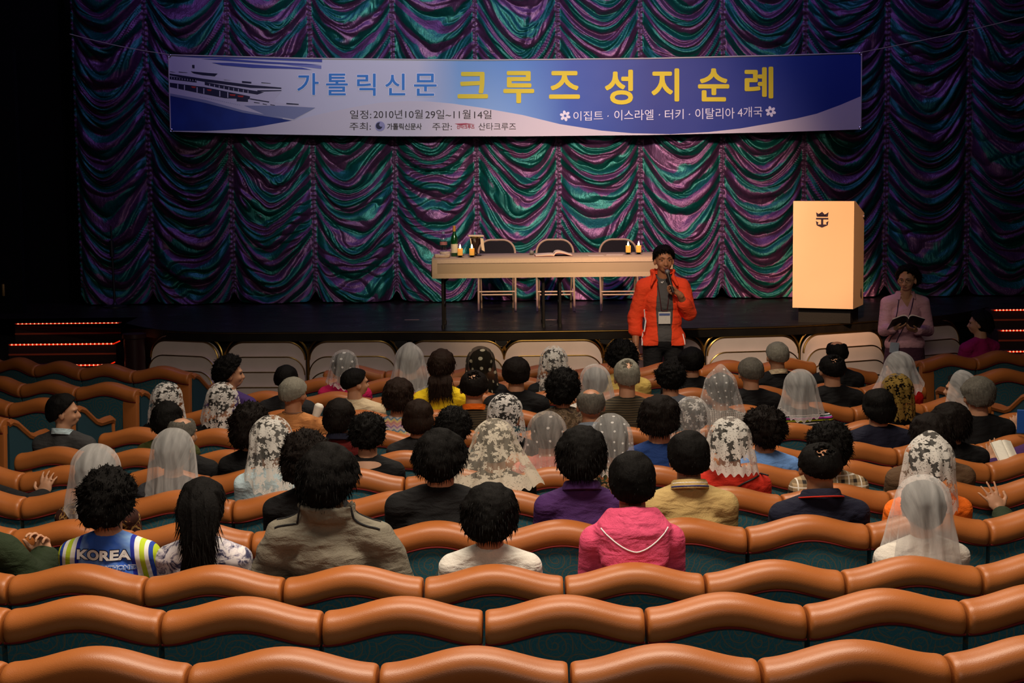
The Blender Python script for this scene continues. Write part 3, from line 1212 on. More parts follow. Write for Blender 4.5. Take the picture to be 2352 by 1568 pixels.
chars([('가', (683, 168, 732, 218)), ('톨', (749, 169, 799, 219)), ('릭', (820, 169, 863, 220)), ('신', (885, 169, 931, 219)), ('문', (951, 169, 1003, 220))], PCYAN, 0.7, PLIGHT)
chars([('크', (1051, 165, 1121, 226)), ('루', (1156, 163, 1227, 237)), ('즈', (1261, 163, 1332, 227)), ('성', (1389, 160, 1454, 240)), ('지', (1496, 157, 1560, 233)), ('순', (1603, 157, 1675, 233)), ('례', (1710, 153, 1776, 226))], PYEL, 2.1)
for tx, bx, m, b in (
    ('일정:', (804, 253, 853, 273), PINK_, 0.0), ('2010년', (858, 252, 924, 272), PINK_, 0.0), ('10월', (931, 252, 971, 272), PINK_, 0.0),
    ('29일~11월', (977, 252, 1081, 273), PINK_, 0.0), ('14일', (1089, 253, 1129, 273), PINK_, 0.0),
    ('주최:', (803, 281, 852, 299), PINK_, 0.0), ('가톨릭신문사', (889, 283, 969, 298), PINK_, 0.02), ('주관:', (993, 282, 1038, 299), PINK_, 0.0),
    ('산타크루즈', (1099, 282, 1185, 299), PINK_, 0.0), ('산타크루즈', (1049, 286, 1090, 296), PLOGO, 0.03),
    ('이집트', (1317, 255, 1385, 277), PLIGHT, 0.0), ('·', (1395, 265, 1398, 268), PLIGHT, 0.0), ('이스라엘', (1411, 252, 1501, 276), PLIGHT, 0.0),
    ('·', (1513, 262, 1516, 265), PLIGHT, 0.0), ('터키', (1527, 251, 1570, 274), PLIGHT, 0.0), ('·', (1582, 261, 1585, 264), PLIGHT, 0.0),
    ('이탈리아', (1597, 248, 1687, 273), PLIGHT, 0.0), ('4개국', (1694, 245, 1751, 269), PLIGHT, 0.0)):
    put_text(tx, bx, m, ban, 'lettering', b, tilt=(-1.5 if m is PLIGHT else 0))
mb = MB()
mb.poly([BP(1044 + 47 * a, 284 + 6 * b, .006) for a, b in ((0, 0), (0.55, -0.2), (1, 0.2), (0.6, 0.3), (0.25, 0.6))])
mb.build('wing_mark', PLOGO, ban, False)
mb = MB()
mb.poly([BP(873 + 11.5 * math.cos(a), 290 + 11.5 * math.sin(a), .006) for a in np.linspace(0, 6.28, 25)[:-1]], 0)
mb.poly([BP(871 + 7.5 * math.cos(a), 289 + 8 * math.sin(a), .007) for a in np.linspace(0, 6.28, 21)[:-1]], 1)
mb.poly([BP(876 + 5 * math.cos(a), 286 + 5 * math.sin(a), .008) for a in np.linspace(0, 6.28, 17)[:-1]], 0)
mb.build('round_mark', [M_print('print_badge', (150, 150, 185)), PDK], ban, False)
for fx, fy in ((1298, 266), (1770, 256)):
    mb = MB()
    for k in range(6):
        a = k * math.pi / 3 + 0.3
        cxp, cyp = fx + 7.6 * math.cos(a), fy + 7.6 * math.sin(a)
        mb.poly([BP(cxp + 5.0 * math.cos(q) * math.cos(a) - 3.4 * math.sin(q) * math.sin(a), cyp + 5.0 * math.cos(q) * math.sin(a) + 3.4 * math.sin(q) * math.cos(a), .006) for q in np.linspace(0, 6.28, 15)[:-1]])
    mb.build('flower_mark', PLIGHT, ban, False)
HEM = M_print('hem_cream', (200, 196, 190))
for nm, pts in (('top_hem', [(xx, bedge(xx) + 1.0) for xx in np.linspace(387, 1979, 40)]), ('side_hem', [(387 + 5 * s, 125 + 177 * s) for s in np.linspace(0, 1, 8)]), ('side_hem', [(1979 - 2 * s, 120 + 177 * s) for s in np.linspace(0, 1, 8)])):
    mb = MB()
    mb.tube([BP(a, b, .004) for a, b in pts], 0.007, 6)
    mb.build(nm, HEM, ban)
for px, py in ((390, 128), (394, 299), (1976, 123), (1975, 294)):
    p = BP(px, py, .008)
    mb = MB()
    mb.tube([p + Vector((0.012 * math.cos(a), 0, 0.012 * math.sin(a))) for a in np.linspace(0, 6.28, 13)[:-1]], 0.004, 6, closed=True)
    mb.build('eyelet', CHROME, ban)
ROPE = M_plain('pale_cord', (0.45, 0.40, 0.33), 0.8)
for (a, b), (c, d), lb in (((387, 125), (160, 78), 'beside the black wall'), ((1979, 120), (2420, 22), 'beside the banner end over the lectern')):
    mb = MB()
    pa, pb = BP(a, b), at_Y(c, d, YB)
    mb.tube([pa + (pb - pa) * k / 10 + Vector((0, 0, -0.02 * math.sin(math.pi * k / 10))) for k in range(11)], 0.0045, 5)
    o = mb.build('rope', ROPE, None)
    tag(o, 'thin pale cord pulling the banner corner up ' + lb, 'rope', 'banner cords')

# ------------------------------------------------------------------ lectern
DL = 16.75
pl, pr = at_d(1824.5, 708, DL), at_d(1954, 708, DL)
wl = 0.556
rzL = -0.39
LWm = M_plain('cream_laminate', (0.84, 0.62, 0.40), 0.55, 0, 0.25, 3, 0.02, 0.04)
lec = empty('lectern', ((pl.x + pr.x) / 2, pl.y, STZ), rzL)
tag(lec, 'tall cream lectern with dark crown and anchor emblem standing on the stage', 'lectern')
zb = at_Y(1890, 708, pl.y).z - STZ
zt = at_Y(1890, 462, pl.y).z - STZ
W = (pr.x - pl.x) / math.cos(rzL)
DEP = 0.50
zc = zt - 0.13
mb = MB()
side = [(0, zb), (0, zt), (0.06, zt), (DEP, zc), (DEP, zb)]
for i in range(1):
    mb.prism([(-W / 2, y, z) for y, z in side], (W, 0, 0))
mb.build('body', LWm, lec, False)
mb = MB()
mb.box((0, DEP / 2 + 0.02, zb / 2), (W - 0.08, DEP - 0.12, zb))
mb.build('plinth', BLACKM, lec, False)
EM = [[(620, 395), (770, 495), (725, 580), (800, 620), (880, 600), (905, 575), (850, 500), (965, 375), (1085, 500), (1040, 570), (1060, 600), (1130, 620), (1200, 590), (1155, 500), (1325, 390), (1285, 645), (665, 645)],
      [(625, 710), (1315, 710), (1315, 795), (625, 795)], [(905, 790), (1030, 790), (1030, 1090), (905, 1090)],
      [(615, 880), (765, 970), (715, 1075), (1225, 1075), (1180, 970), (1325, 880), (1280, 1115), (965, 1250), (665, 1125)]]
mb = MB()
k = W / 130.0
for P in EM:
    mb.poly([(((1850 + x / 26.14) - 1824.5 - 65) * k, -0.003, zt - ((470 + y / 26.14) - 462) * k) for x, y in P])
mb.build('crown_anchor_emblem', M_plain('emblem_ink', (0.02, 0.012, 0.04), 0.5), lec, False)
mb = MB()
mb.box((W / 2 + 0.004, DEP * 0.72, zb + 0.13), (0.012, 0.02, 0.075), bev=0.004)
mb.build('latch', BLACKM, lec)
mb = MB()
mb.lathe([(0.001, 0), (0.012, 0.002), (0.012, 0.014), (0.001, 0.018)], (0, 0, 0), 12)
for i, v in enumerate(mb.v):
    mb.v[i] = (W / 2 + v[2], DEP - 0.06 + v[0], zc - 0.03 + v[1])
mb.build('bolt', CHROME, lec)

# ------------------------------------------------------------------ altar table on the stage
TZ = STZ + 0.675
pT = at_z(1008, 754, STZ)
YT = pT.y - 0.07
TD = 0.62
xa, xm, xb = at_Y(992, 592, YT).x, at_Y(1267, 592, YT).x, at_Y(1545, 592, YT).x
WOODT = M_plain('table_board', (0.20, 0.13, 0.08), 0.6)
GREYM = M_plain('grey_steel', (0.06, 0.055, 0.05), 0.35, 0.6)
for (x0, x1), lb in (((xa + 0.02, xm - 0.004), 'bearing the bottles and covered chalice'), ((xm + 0.004, xb - 0.02), 'bearing the pair of candles behind the presenter')):
    tb = empty('folding_table', ((x0 + x1) / 2, YT + TD / 2, STZ))
    tag(tb, 'folding table under the cream cloth, ' + lb, 'table', 'folding tables on the stage')
    Wt = x1 - x0
    mb = MB()
    mb.box((0, 0, 0.675 - 0.022), (Wt, TD - 0.03, 0.03), bev=0.006)
    mb.build('tabletop', WOODT, tb)
    for sx in (-1, 1):
        X0 = sx * (Wt / 2 - 0.075)
        for yy in (-0.22, 0.22):
            mb = MB()
            mb.tube([(X0, yy, 0.0), (X0, yy, 0.64)], 0.013, 8)
            mb.lathe([(0.018, 0), (0.018, 0.03), (0.001, 0.03)], (X0, yy, 0), 10)
            mb.build('leg', GREYM, tb)
        mb = MB()
        mb.tube([(X0, -0.22, 0.22), (X0, 0.22, 0.22)], 0.010, 8)
        mb.build('stretcher', GREYM, tb)
        mb = MB()
        mb.tube([(X0, 0, 0.42), (X0 - sx * 0.22, 0, 0.63)], 0.010, 8)
        mb.tube([(X0, -0.22, 0.42), (X0, 0.22, 0.42)], 0.008, 8)
        mb.build('brace', GREYM, tb)
# cloth
t = NT('cream_linen')
n1 = t.noise(t.obj(), 350, 2)
n2 = t.noise(t.obj(), 2.5, 3)
t.bsdf(t.mix(n2.outputs[0], (0.46, 0.345, 0.23), (0.55, 0.415, 0.28)), 0.9, 0, 0.15, (n2.outputs[0], 0.15), 0.03)
LINEN = t.mat
LINENW = M_plain('cream_linen_hem', (0.70, 0.53, 0.36), 0.85, 0, 0.2)
drop = 0.187
nxx = 60
vs = []
mb = MB()
prof = [(TD + 0.012, -0.16), (TD + 0.010, -0.004), (TD, 0.004), (0.008, 0.004), (-0.010, -0.006), (-0.014, -0.05), (-0.016, -drop)]
PX = np.linspace(xa, xb, nxx)
G = np.zeros((len(prof), nxx, 3))
for i, (y, z) in enumerate(prof):
    for j, x in enumerate(PX):
        wv = 0.004 * math.sin(x * 9 + i) * (1 if i in (0, 6) else 0)
        G[i, j] = (x, YT + y + wv, TZ + z + (0.003 * math.sin(x * 5) if i in (6,) else 0))
cl = link('tablecloth', grid_mesh('tablecloth', G), LINEN)
tag(cl, 'cream cloth with pale hem bands covering the long stage table', 'tablecloth')
for sx, xs in ((-1, xa), (1, xb)):
    G2 = np.zeros((4, 12, 3))
    for i in range(4):
        for j in range(12):
            G2[i, j] = (xs + sx * (0.001 + 0.012 * i / 3), YT + (TD + 0.01) * j / 11 - 0.008, TZ + 0.002 - drop * i / 3)
    link('side_drop', grid_mesh('side_drop', G2), LINENW, cl)
mb = MB()
yf = YT - 0.021
for x0, x1, z0, z1 in ((xa, xb, -drop - 0.002, -drop + 0.042), (xa, xa + 0.05, -drop, -0.012), (xa + 0.05, xb, -0.048, -0.010)):
    n = 40
    for q in range(n):
        qa, qb = x0 + (x1 - x0) * q / n, x0 + (x1 - x0) * (q + 1) / n
        mb.add([(qa, yf - 0.002, TZ + z0), (qb, yf - 0.002, TZ + z0), (qb, yf - 0.002 + 0.008 * (z1 > -0.03), TZ + z1), (qa, yf - 0.002 + 0.008 * (z1 > -0.03), TZ + z1)], [(0, 1, 2, 3)])
mb.build('hem_band', LINENW, cl, False)


def on_table(px, frac):
    y = YT + TD * frac
    p = at_Y(px, 585, y)
    return Vector((p.x, y, TZ + 0.0045))


KM = YT / FPX  # metres per pixel near the table
# wine bottle
GLASSG = M_plain('green_glass', (0.004, 0.05, 0.012), 0.08, 0, 0.8, 40, 0.0)
b = empty('wine_bottle', on_table(1044, 0.35))
tag(b, 'green wine bottle with golden foil cap on the stage table', 'bottle')
mb = MB()
mb.lathe([(0.030, 0.0), (0.034, 0.006), (0.034, 0.16), (0.028, 0.19), (0.015, 0.225), (0.0135, 0.255)], (0, 0, 0), 20)
mb.build('glass_body', GLASSG, b)
mb = MB()
mb.lathe([(0.0145, 0.24), (0.0145, 0.293), (0.012, 0.296), (0.001, 0.297)], (0, 0, 0), 16)
mb.build('foil_cap', M_plain('gold_foil', (0.75, 0.36, 0.08), 0.35, 0.4), b)
mb = MB()
mb.lathe([(0.0347, 0.035), (0.0347, 0.12)], (0, 0, 0), 20, 0, False)
mb.build('paper_label', M_plain('label_paper', (0.62, 0.52, 0.36), 0.7), b)
# water bottle
t = NT('clear_plastic')
gl = t.n('ShaderNodeBsdfGlossy', ins={0: (0.9, 0.9, 0.95, 1), 1: 0.08})
tr = t.n('ShaderNodeBsdfTransparent', ins={0: (0.86, 0.88, 0.92, 1)})
ms = t.n('ShaderNodeMixShader', ins={0: 0.16, 1: tr.outputs[0], 2: gl.outputs[0]})
t.t.links.new(ms.outputs[0], t.out.inputs[0])
CLEAR = t.mat
b = empty('water_bottle', on_table(1019, 0.55))
tag(b, 'clear plastic water bottle with pale red label on the stage table', 'bottle')
mb = MB()
mb.lathe([(0.033, 0.0), (0.036, 0.01), (0.036, 0.13), (0.034, 0.14), (0.036, 0.15), (0.030, 0.18), (0.013, 0.205), (0.012, 0.215)], (0, 0, 0), 18)
mb.build('plastic_body', CLEAR, b)
mb = MB()
mb.lathe([(0.015, 0.213), (0.015, 0.235), (0.001, 0.236)], (0, 0, 0), 14)
mb.build('screw_cap', M_plain('blue_cap', (0.25, 0.3, 0.4), 0.4), b)
mb = MB()
mb.lathe([(0.0368, 0.105), (0.0368, 0.135)], (0, 0, 0), 18, 0, False)
mb.build('label_band', M_plain('pale_red_label', (0.45, 0.17, 0.15), 0.6), b)
# chalice with pall and purificator
b = empty('covered_chalice', on_table(1093, 0.42))
tag(b, 'dark chalice draped with a cream cloth under a square pall', 'chalice')
mb = MB()
mb.lathe([(0.055, 0.0), (0.055, 0.008), (0.02, 0.02), (0.014, 0.05), (0.02, 0.07), (0.03, 0.09), (0.042, 0.12), (0.046, 0.17)], (0, 0, 0), 20)
mb.build('cup', M_plain('dark_wood_cup', (0.02, 0.008, 0.005), 0.25, 0, 0.6), b)
mb = MB()
for x0, x1, zl in ((-0.055, -0.045, 0.09), (0.045, 0.075, 0.055)):
    G2 = [(-0.05, 0.176)]
    mb.add([(x0, -0.03, 0.174), (x0, 0.03, 0.174), (x0 - 0.002, 0.03, zl), (x0 - 0.002, -0.03, zl), (x1, -0.034, 0.168), (x1 + 0.012, -0.036, zl - 0.012), (x0, -0.035, 0.172), (x0 + 0.012, -0.037, zl + 0.004)], [(0, 1, 2, 3), (6, 4, 5, 7)])
mb.box((0, 0, 0.1735), (0.11, 0.066, 0.003))
mb.build('purificator_cloth', LINENW, b, False)
mb = MB()
mb.box((0, 0, 0.195), (0.15, 0.14, 0.014), (0, 0.03, 0.1), bev=0.004)
mb.build('pall', LINENW, b)
mb = MB()
mb.lathe([(0.05, 0.176), (0.05, 0.188)], (0, 0, 0), 16)
mb.build('paten', BRASS, b)
# candles
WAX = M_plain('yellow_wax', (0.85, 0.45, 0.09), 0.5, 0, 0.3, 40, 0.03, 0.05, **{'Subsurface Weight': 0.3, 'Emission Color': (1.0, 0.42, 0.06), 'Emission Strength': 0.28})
FLAME = M_emit('candle_flame', (1.0, 0.82, 0.5), 26.0)
for i, (px, fr, lb) in enumerate(((1057, 0.12, 'beside the wine bottle'), (1084, 0.12, 'before the covered chalice'), (1443, 0.42, 'at the middle of the table beside the loose papers'), (1467, 0.42, 'closest to the presenter'))):
    b = empty('pillar_candle', on_table(px, fr))
    tag(b, 'short yellow candle burning ' + lb, 'candle', 'altar candles')
    mb = MB()
    mb.lathe([(0.024, 0.016), (0.025, 0.020), (0.025, 0.082), (0.022, 0.085), (0.001, 0.082)], (0, 0, 0), 18)
    mb.build('wax', WAX, b)
    mb = MB()
    mb.lathe([(0.001, 0.080), (0.007, 0.088), (0.0085, 0.098), (0.005, 0.112), (0.001, 0.124)], (0, 0, 0), 10)
    mb.build('flame', FLAME, b)
    mb = MB()
    mb.lathe([(0.030, 0.0), (0.020, 0.004), (0.014, 0.010), (0.040, 0.017), (0.042, 0.019), (0.001, 0.0165)], (0, 0, 0), 18)
    mb.build('dish', BLACKM, b)
# bowl, folded cloth, microphone, book, papers
b = on_table(1023, 0.45)
mb = MB()
mb.lathe([(0.035, 0.0), (0.05, 0.012), (0.058, 0.035), (0.060, 0.042), (0.055, 0.040), (0.045, 0.014), (0.001, 0.008)], b, 20)
o = mb.build('bowl', M_plain('white_ceramic', (0.75, 0.62, 0.5), 0.35), None)
tag(o, 'shallow white bowl before the water bottle', 'bowl')
b = on_table(1016, 0.10)
mb = MB()
mb.box(b + Vector((-0.052, 0, 0.018)), (0.05, 0.09, 0.036), (0, 0, 0.1), bev=0.012)
mb.box(b + Vector((0.0, 0, 0.015)), (0.10, 0.085, 0.030), (0, 0.05, 0), bev=0.012)
mb.box(b + Vector((0.05, 0, 0.019)), (0.045, 0.09, 0.038), (0, -0.1, -0.1), bev=0.012)
me = fuse(mb, 0.004, 4)
o = link('folded_cloth', me, LINENW)
tag(o, 'folded cream cloth lying at the end of the table before the bowl', 'cloth')
b = empty('table_microphone', on_table(1221, 0.5))
tag(b, 'microphone with round grey mesh head lying on the stage table', 'microphone')
mb = MB()
mb.ell((0, 0, 0.026), (0.025, 0.025, 0.025), None, 16)
mb.build('mesh_head', M_plain('grille_grey', (0.22, 0.21, 0.19), 0.45, 0.5, 0.4, 400, 0.6), b)
mb = MB()
mb.tube([(0.0, 0.01, 0.024), (0.004, 0.06, 0.018), (0.01, 0.19, 0.0125)], [0.020, 0.016, 0.012], 12)
mb.build('handle', BLACKM, b)
PAPER = M_plain('paper', (0.80, 0.66, 0.50), 0.8, 0, 0.2)
REDC = M_plain('red_cover', (0.30, 0.05, 0.03), 0.5)


def open_book(name, loc, rz, W2, D, thick, arch_r, arch_l, label, cover, rx=0.0, cat='book', pages=None):
    b = empty(name, loc)
    b.rotation_euler = (rx, 0, rz)
    tag(b, label, cat)
    for nm, off, hh, m in (('page_block', 0.004, thick, pages or PAPER), ('cover', 0.0, 0.004, cover)):
        mb = MB()
        n = 14
        for sgn, ar in ((-1, arch_l), (1, arch_r)):
            top, bot = [], []
            for i in range(n + 1):
                u = i / n
                zz = ar * (math.sin(math.pi * min(1, u ** 0.6)) * 0.75) * (1 - 0.35 * u)
                e = W2 * (1.03 if nm == 'cover' else 1.0)
                top.append((sgn * u * e, zz + off + hh * (1 - 0.5 * u)))
                bot.append((sgn * u * e, zz * 0.93 + off))
            ol = top + bot[::-1]
            Dd = D * (1.04 if nm == 'cover' else 1)
            mb.prism([(x, -Dd / 2, z) for x, z in ol], (0, Dd, 0))
        mb.build(nm, m, b, False)
    return b


open_book('missal', on_table(1271, 0.30), 0.02, 0.175, 0.25, 0.014, 0.045, 0.006, 'large open book with arched pages lying on the stage table', REDC)
for px, wd, fr, rz in ((1368, 0.15, 0.12, 0.1), (1412, 0.16, 0.25, -0.15)):
    p = on_table(px, fr)
    mb = MB()
    mb.box(p + Vector((0, 0, 0.002)), (wd, 0.13, 0.002), (0.0, 0.0, rz))
    o = mb.build('paper_sheet', PAPER, None, False)
    tag(o, 'loose paper sheet on the table ' + ('beside the large open book' if px == 1368 else 'beside the pair of candles'), 'paper', 'papers on the table')

# ------------------------------------------------------------------ three folding chairs behind the table
TANM = M_plain('tan_enamel', (0.42, 0.30, 0.20), 0.4, 0.1)
DKPAD = M_plain('dark_vinyl', (0.012, 0.011, 0.013), 0.8, 0, 0.1)
ch0 = None
for px, lb in ((1142, 'behind the covered chalice'), (1277, 'behind the large open book'), (1424, 'behind the pair of candles')):
    p = at_z(px, 715, STZ)
    if ch0 is None:
        ch0 = b = empty('folding_chair')
        hw, H = 0.195, 0.735
        pts = [(-hw, -0.06, 0.0)] + [(-hw, -0.06 + 0.30 * k, 0.45 * k * 1.2) for k in (0.5, 0.9)]
        fr = [(-hw, -0.05, 0.0), (-hw, 0.14, 0.38), (-hw, 0.22, 0.56)]
        for i in range(9):
            a = math.pi - math.pi / 2 * i / 8
            fr.append((-hw + 0.13 + 0.13 * math.cos(a), 0.235 + 0.02 * i / 8, 0.60 + 0.135 * math.sin(a)))
        fr += [(-x, y, z) for x, y, z in reversed(fr)]
        mb = MB()
        mb.tube(fr, 0.0115, 8)
        mb.build('front_frame', TANM, b)
        mb = MB()
        for sx in (-1, 1):
            mb.tube([(sx * (hw - 0.025), 0.36, 0.0), (sx * (hw - 0.025), 0.06, 0.42)], 0.010, 8)
        mb.tube([(-hw + 0.025, 0.06, 0.42), (hw - 0.025, 0.06, 0.42)], 0.010, 8)
        mb.build('rear_frame', TANM, b)
        mb = MB()
        mb.tube([(-hw, 0.05, 0.20), (hw, 0.05, 0.20)], 0.009, 8)
        mb.tube([(-hw + 0.025, 0.25, 0.15), (hw - 0.025, 0.25, 0.15)], 0.009, 8)
        mb.build('crossbar', TANM, b)
        mb = MB()
        mb.box((0, 0.11, 0.435), (0.36, 0.36, 0.025), (0.04, 0, 0), bev=0.01)
        mb.build('seat', DKPAD, b)
        ol = [(-hw + 0.013, 0.46)]
        for i in range(9):
            a = math.pi - math.pi / 2 * i / 8
            ol.append((-hw + 0.13 + 0.118 * math.cos(a), 0.60 + 0.122 * math.sin(a)))
        for i in range(9):
            a = math.pi / 2 - math.pi / 2 * i / 8
            ol.append((hw - 0.13 + 0.118 * math.cos(a), 0.60 + 0.122 * math.sin(a)))
        ol.append((hw - 0.013, 0.46))
        mb = MB()
        mb.prism([(x, 0.175 + (z - 0.46) * 0.28, z) for x, z in ol], (0, 0.016, 0))
        mb.build('backrest', DKPAD, b, False)
    else:
        b = copy_tree(ch0)
    b.location = (p.x, p.y + 0.05, STZ)
    tag(b, 'tan framed folding chair with dark back ' + lb, 'chair', 'folding chairs behind the table')
# ------------------------------------------------------------------ people: bodies, hair, clothes, veils
V3 = lambda *a: Vector(a)


def hand_prims(mb, W, d, n, s, curl=0.5, spread=0.12, k=1.0, thumb=0.6):
    """W wrist, d along the hand, n out of the palm, s towards the thumb side"""
    W, d, n, s = Vector(W), Vector(d).normalized(), Vector(n).normalized(), Vector(s).normalized()
    R = Matrix((s, d, n)).transposed().to_4x4()
    mb.ell(W + d * 0.048 * k, (0.041 * k, 0.055 * k, 0.017 * k), R, 12)
    mb.cap(W - d * 0.02 * k, W + d * 0.03 * k, 0.027 * k, 0.026 * k, 10)
    for i in range(4):
        p = W + d * (0.090 - 0.004 * abs(i - 1)) * k + s * (0.031 - 0.0205 * i) * k
        L = (0.072, 0.080, 0.075, 0.058)[i] * k
        sp = (1.5 - i) * spread
        dd = (d + s * sp).normalized()
        c = curl * (0.9 + 0.12 * i)
        ang = 0
        for q, fr in enumerate((0.46, 0.30, 0.24)):
            ang += c * (0.8, 1.1, 0.8)[q]
            v = dd * math.cos(ang) + n * math.sin(ang)
            e = p + v * L * fr
            mb.cap(p, e, (0.0090 - 0.0009 * q) * k, (0.0082 - 0.0009 * q) * k, 8)
            p = e
    p = W + d * 0.022 * k + s * 0.030 * k
    v = (d * 0.62 + s * 0.75 + n * 0.35 * thumb).normalized()
    e = p + v * 0.046 * k
    mb.cap(p, e, 0.0125 * k, 0.0105 * k, 8)
    v = (d * 0.85 + s * 0.25 + n * 0.6 * thumb).normalized()
    mb.cap(e, e + v * 0.034 * k, 0.0105 * k, 0.0085 * k, 8)


def head_prims(mb, C, R, face=False):
    """head of 0.23 m; C skull centre, R 3x3 with the face along +y"""
    R4 = R.to_4x4()
    T = lambda x, y, z: C + R @ Vector((x, y, z))
    mb.ell(T(0, -0.005, 0.0), (0.077, 0.095, 0.095), R4, 24)
    mb.ell(T(0, 0.030, -0.040), (0.066, 0.066, 0.075), R4, 20)
    mb.ell(T(0, 0.052, -0.092), (0.040, 0.036, 0.030), R4, 14)
    mb.ell(T(0, 0.025, -0.075), (0.056, 0.055, 0.045), R4, 14)
    mb.cap(T(0, 0.094, -0.018), T(0, 0.107, -0.050), 0.009, 0.014, 10)
    for sx in (-1, 1):
        mb.ell(T(sx * 0.079, -0.005, -0.035), (0.011, 0.019, 0.030), (R @ Euler((0.15, 0, sx * -0.35)).to_matrix()).to_4x4(), 12)
        mb.ell(T(sx * 0.034, 0.068, -0.048), (0.026, 0.020, 0.026), R4, 12)
        mb.ell(T(sx * 0.012, 0.101, -0.052), (0.009, 0.010, 0.008), R4, 10)
        mb.cap(T(sx * 0.014, 0.091, 0.006), T(sx * 0.052, 0.076, 0.004), 0.009, 0.008, 8)
    mb.ell(T(0, 0.092, -0.074), (0.024, 0.010, 0.0055), R4, 12)
    mb.ell(T(0, 0.090, -0.085), (0.020, 0.010, 0.006), R4, 12)


def figure(J, e=0.0, what='body', R=None, hands=True, face=False, female=False):
    """what: body (all skin), top (torso and sleeves), legs"""
    mb = MB()
    p, c = J['pelvis'], J['chest']
    fw = 0.93 if female else 1.0
    if what in ('body', 'top'):
        mb.ell(p + V3(0, 0, 0.02), (0.160 * fw + e, 0.115 + e, 0.12 + e), None, 20)
        mb.ell((p + c) / 2 + V3(0, 0, 0.0), (0.138 * fw + e, 0.100 + e, 0.17), None, 20)
        mb.ell(c, (0.148 * fw + e, 0.104 + e, 0.150), None, 20)
        sl, sr = J['shL'], J['shR']
        mb.cap(sl, sr, 0.053 + e, 0.053 + e)
        nb = J['neck']
        for s_ in (sl, sr):
            mb.cap(s_ * 0.86 + nb * 0.14 + V3(0, 0, 0.0), nb + V3(0, 0, -0.010), 0.050 + e * 0.9, 0.043 + e * 0.4)
        for q in 'LR':
            sh, el, wr = J['sh' + q], J['el' + q], J['wr' + q]
            mb.cap(sh, el, 0.054 * fw + e, 0.043 * fw + e)
            end = wr if what == 'body' else el + (wr - el) * J.get('sleeve', 0.88)
            mb.cap(el, end, 0.042 * fw + e, (0.029 if what == 'body' else 0.036) * fw + e)
    if what == 'top':
        nb = J['neck']
        mb.cap(nb + V3(0, 0.004, -0.10), nb + V3(0, 0.002, -0.030), 0.072 + e, 0.056 + e * 0.8)
    if what == 'body':
        mb.cap(J['neck'] + V3(0, 0, -0.03), J['head'] + V3(0, 0, -0.07), 0.058 * fw, 0.053 * fw)
        head_prims(mb, J['head'], R, face)
        for q in 'LR':
            h = J.get('hand' + q)
            if h:
                hand_prims(mb, J['wr' + q], *h)
    if what in ('body', 'legs'):
        if what == 'legs':
            mb.ell(p + V3(0, 0, 0.0), (0.160 * fw + e, 0.118 + e, 0.12 + e), None, 20)
        for q in 'LR':
            hp, kn, an, to = J['hip' + q], J['kn' + q], J['an' + q], J['to' + q]
            mb.cap(hp, kn, 0.083 + e, 0.058 + e)
            mb.cap(kn, an, 0.055 + e, (0.040 if what == 'body' else 0.055) + e)
            if what == 'body':
                mb.cap(an + V3(0, 0, -0.03), to, 0.036, 0.028)
    return mb


HC = V3(0, 0.19, 1.205)  # head centre of a seated figure


def seated_joints(**kw):
    J = dict(pelvis=V3(0, 0.235, 0.545), chest=V3(0, 0.205, 0.85), neck=V3(0, 0.180, 1.040), head=HC.copy(),
             shL=V3(-0.146, 0.19, 0.945), shR=V3(0.146, 0.19, 0.945), elL=V3(-0.165, 0.25, 0.70), elR=V3(0.165, 0.25, 0.70),
             wrL=V3(-0.09, 0.44, 0.655), wrR=V3(0.09, 0.44, 0.655),
             hipL=V3(-0.09, 0.26, 0.54), hipR=V3(0.09, 0.26, 0.54), knL=V3(-0.105, 0.64, 0.55), knR=V3(0.105, 0.64, 0.55),
             anL=V3(-0.105, 0.63, 0.10), anR=V3(0.105, 0.63, 0.10), toL=V3(-0.11, 0.77, 0.035), toR=V3(0.11, 0.77, 0.035))
    J['handL'] = ((0.5, 0.75, -0.3), (0, -0.3, -1), (0.8, -0.5, 0), 0.35)
    J['handR'] = ((-0.5, 0.75, -0.3), (0, -0.3, -1), (-0.8, -0.5, 0), 0.35)
    J.update(kw)
    return J


SKIN = {}


def skin(k):
    if k not in SKIN:
        c = {'n': (0.52, 0.27, 0.16), 'd': (0.42, 0.19, 0.10), 'p': (0.62, 0.36, 0.24)}[k]
        t = NT('skin_' + {'n': 'warm', 'd': 'tanned', 'p': 'pale'}[k])
        nz = t.noise(t.obj(), 14, 3)
        cc = t.mix(nz.outputs[0], [x * 0.85 for x in c], c)
        t.bsdf(cc, 0.5, 0, 0.35, (t.noise(t.obj(), 160, 2).outputs[0], 0.08), 0.003, **{'Subsurface Weight': 0.08})
        SKIN[k] = t.mat
    return SKIN[k]


BODY = {}


def body_mesh(key, J, yaw, pitch=0.0, female=False, vox=0.0085):
    if key not in BODY:
        R = Euler((pitch, 0, yaw), 'ZYX').to_matrix() if False else (Matrix.Rotation(yaw, 3, 'Z') @ Matrix.Rotation(pitch, 3, 'X'))
        me = fuse(figure(J, 0, 'body', R, female=female), vox, 3)
        me.name = 'person_body'
        BODY[key] = me
    return BODY[key]


# ---- hair
HAIRM = {}


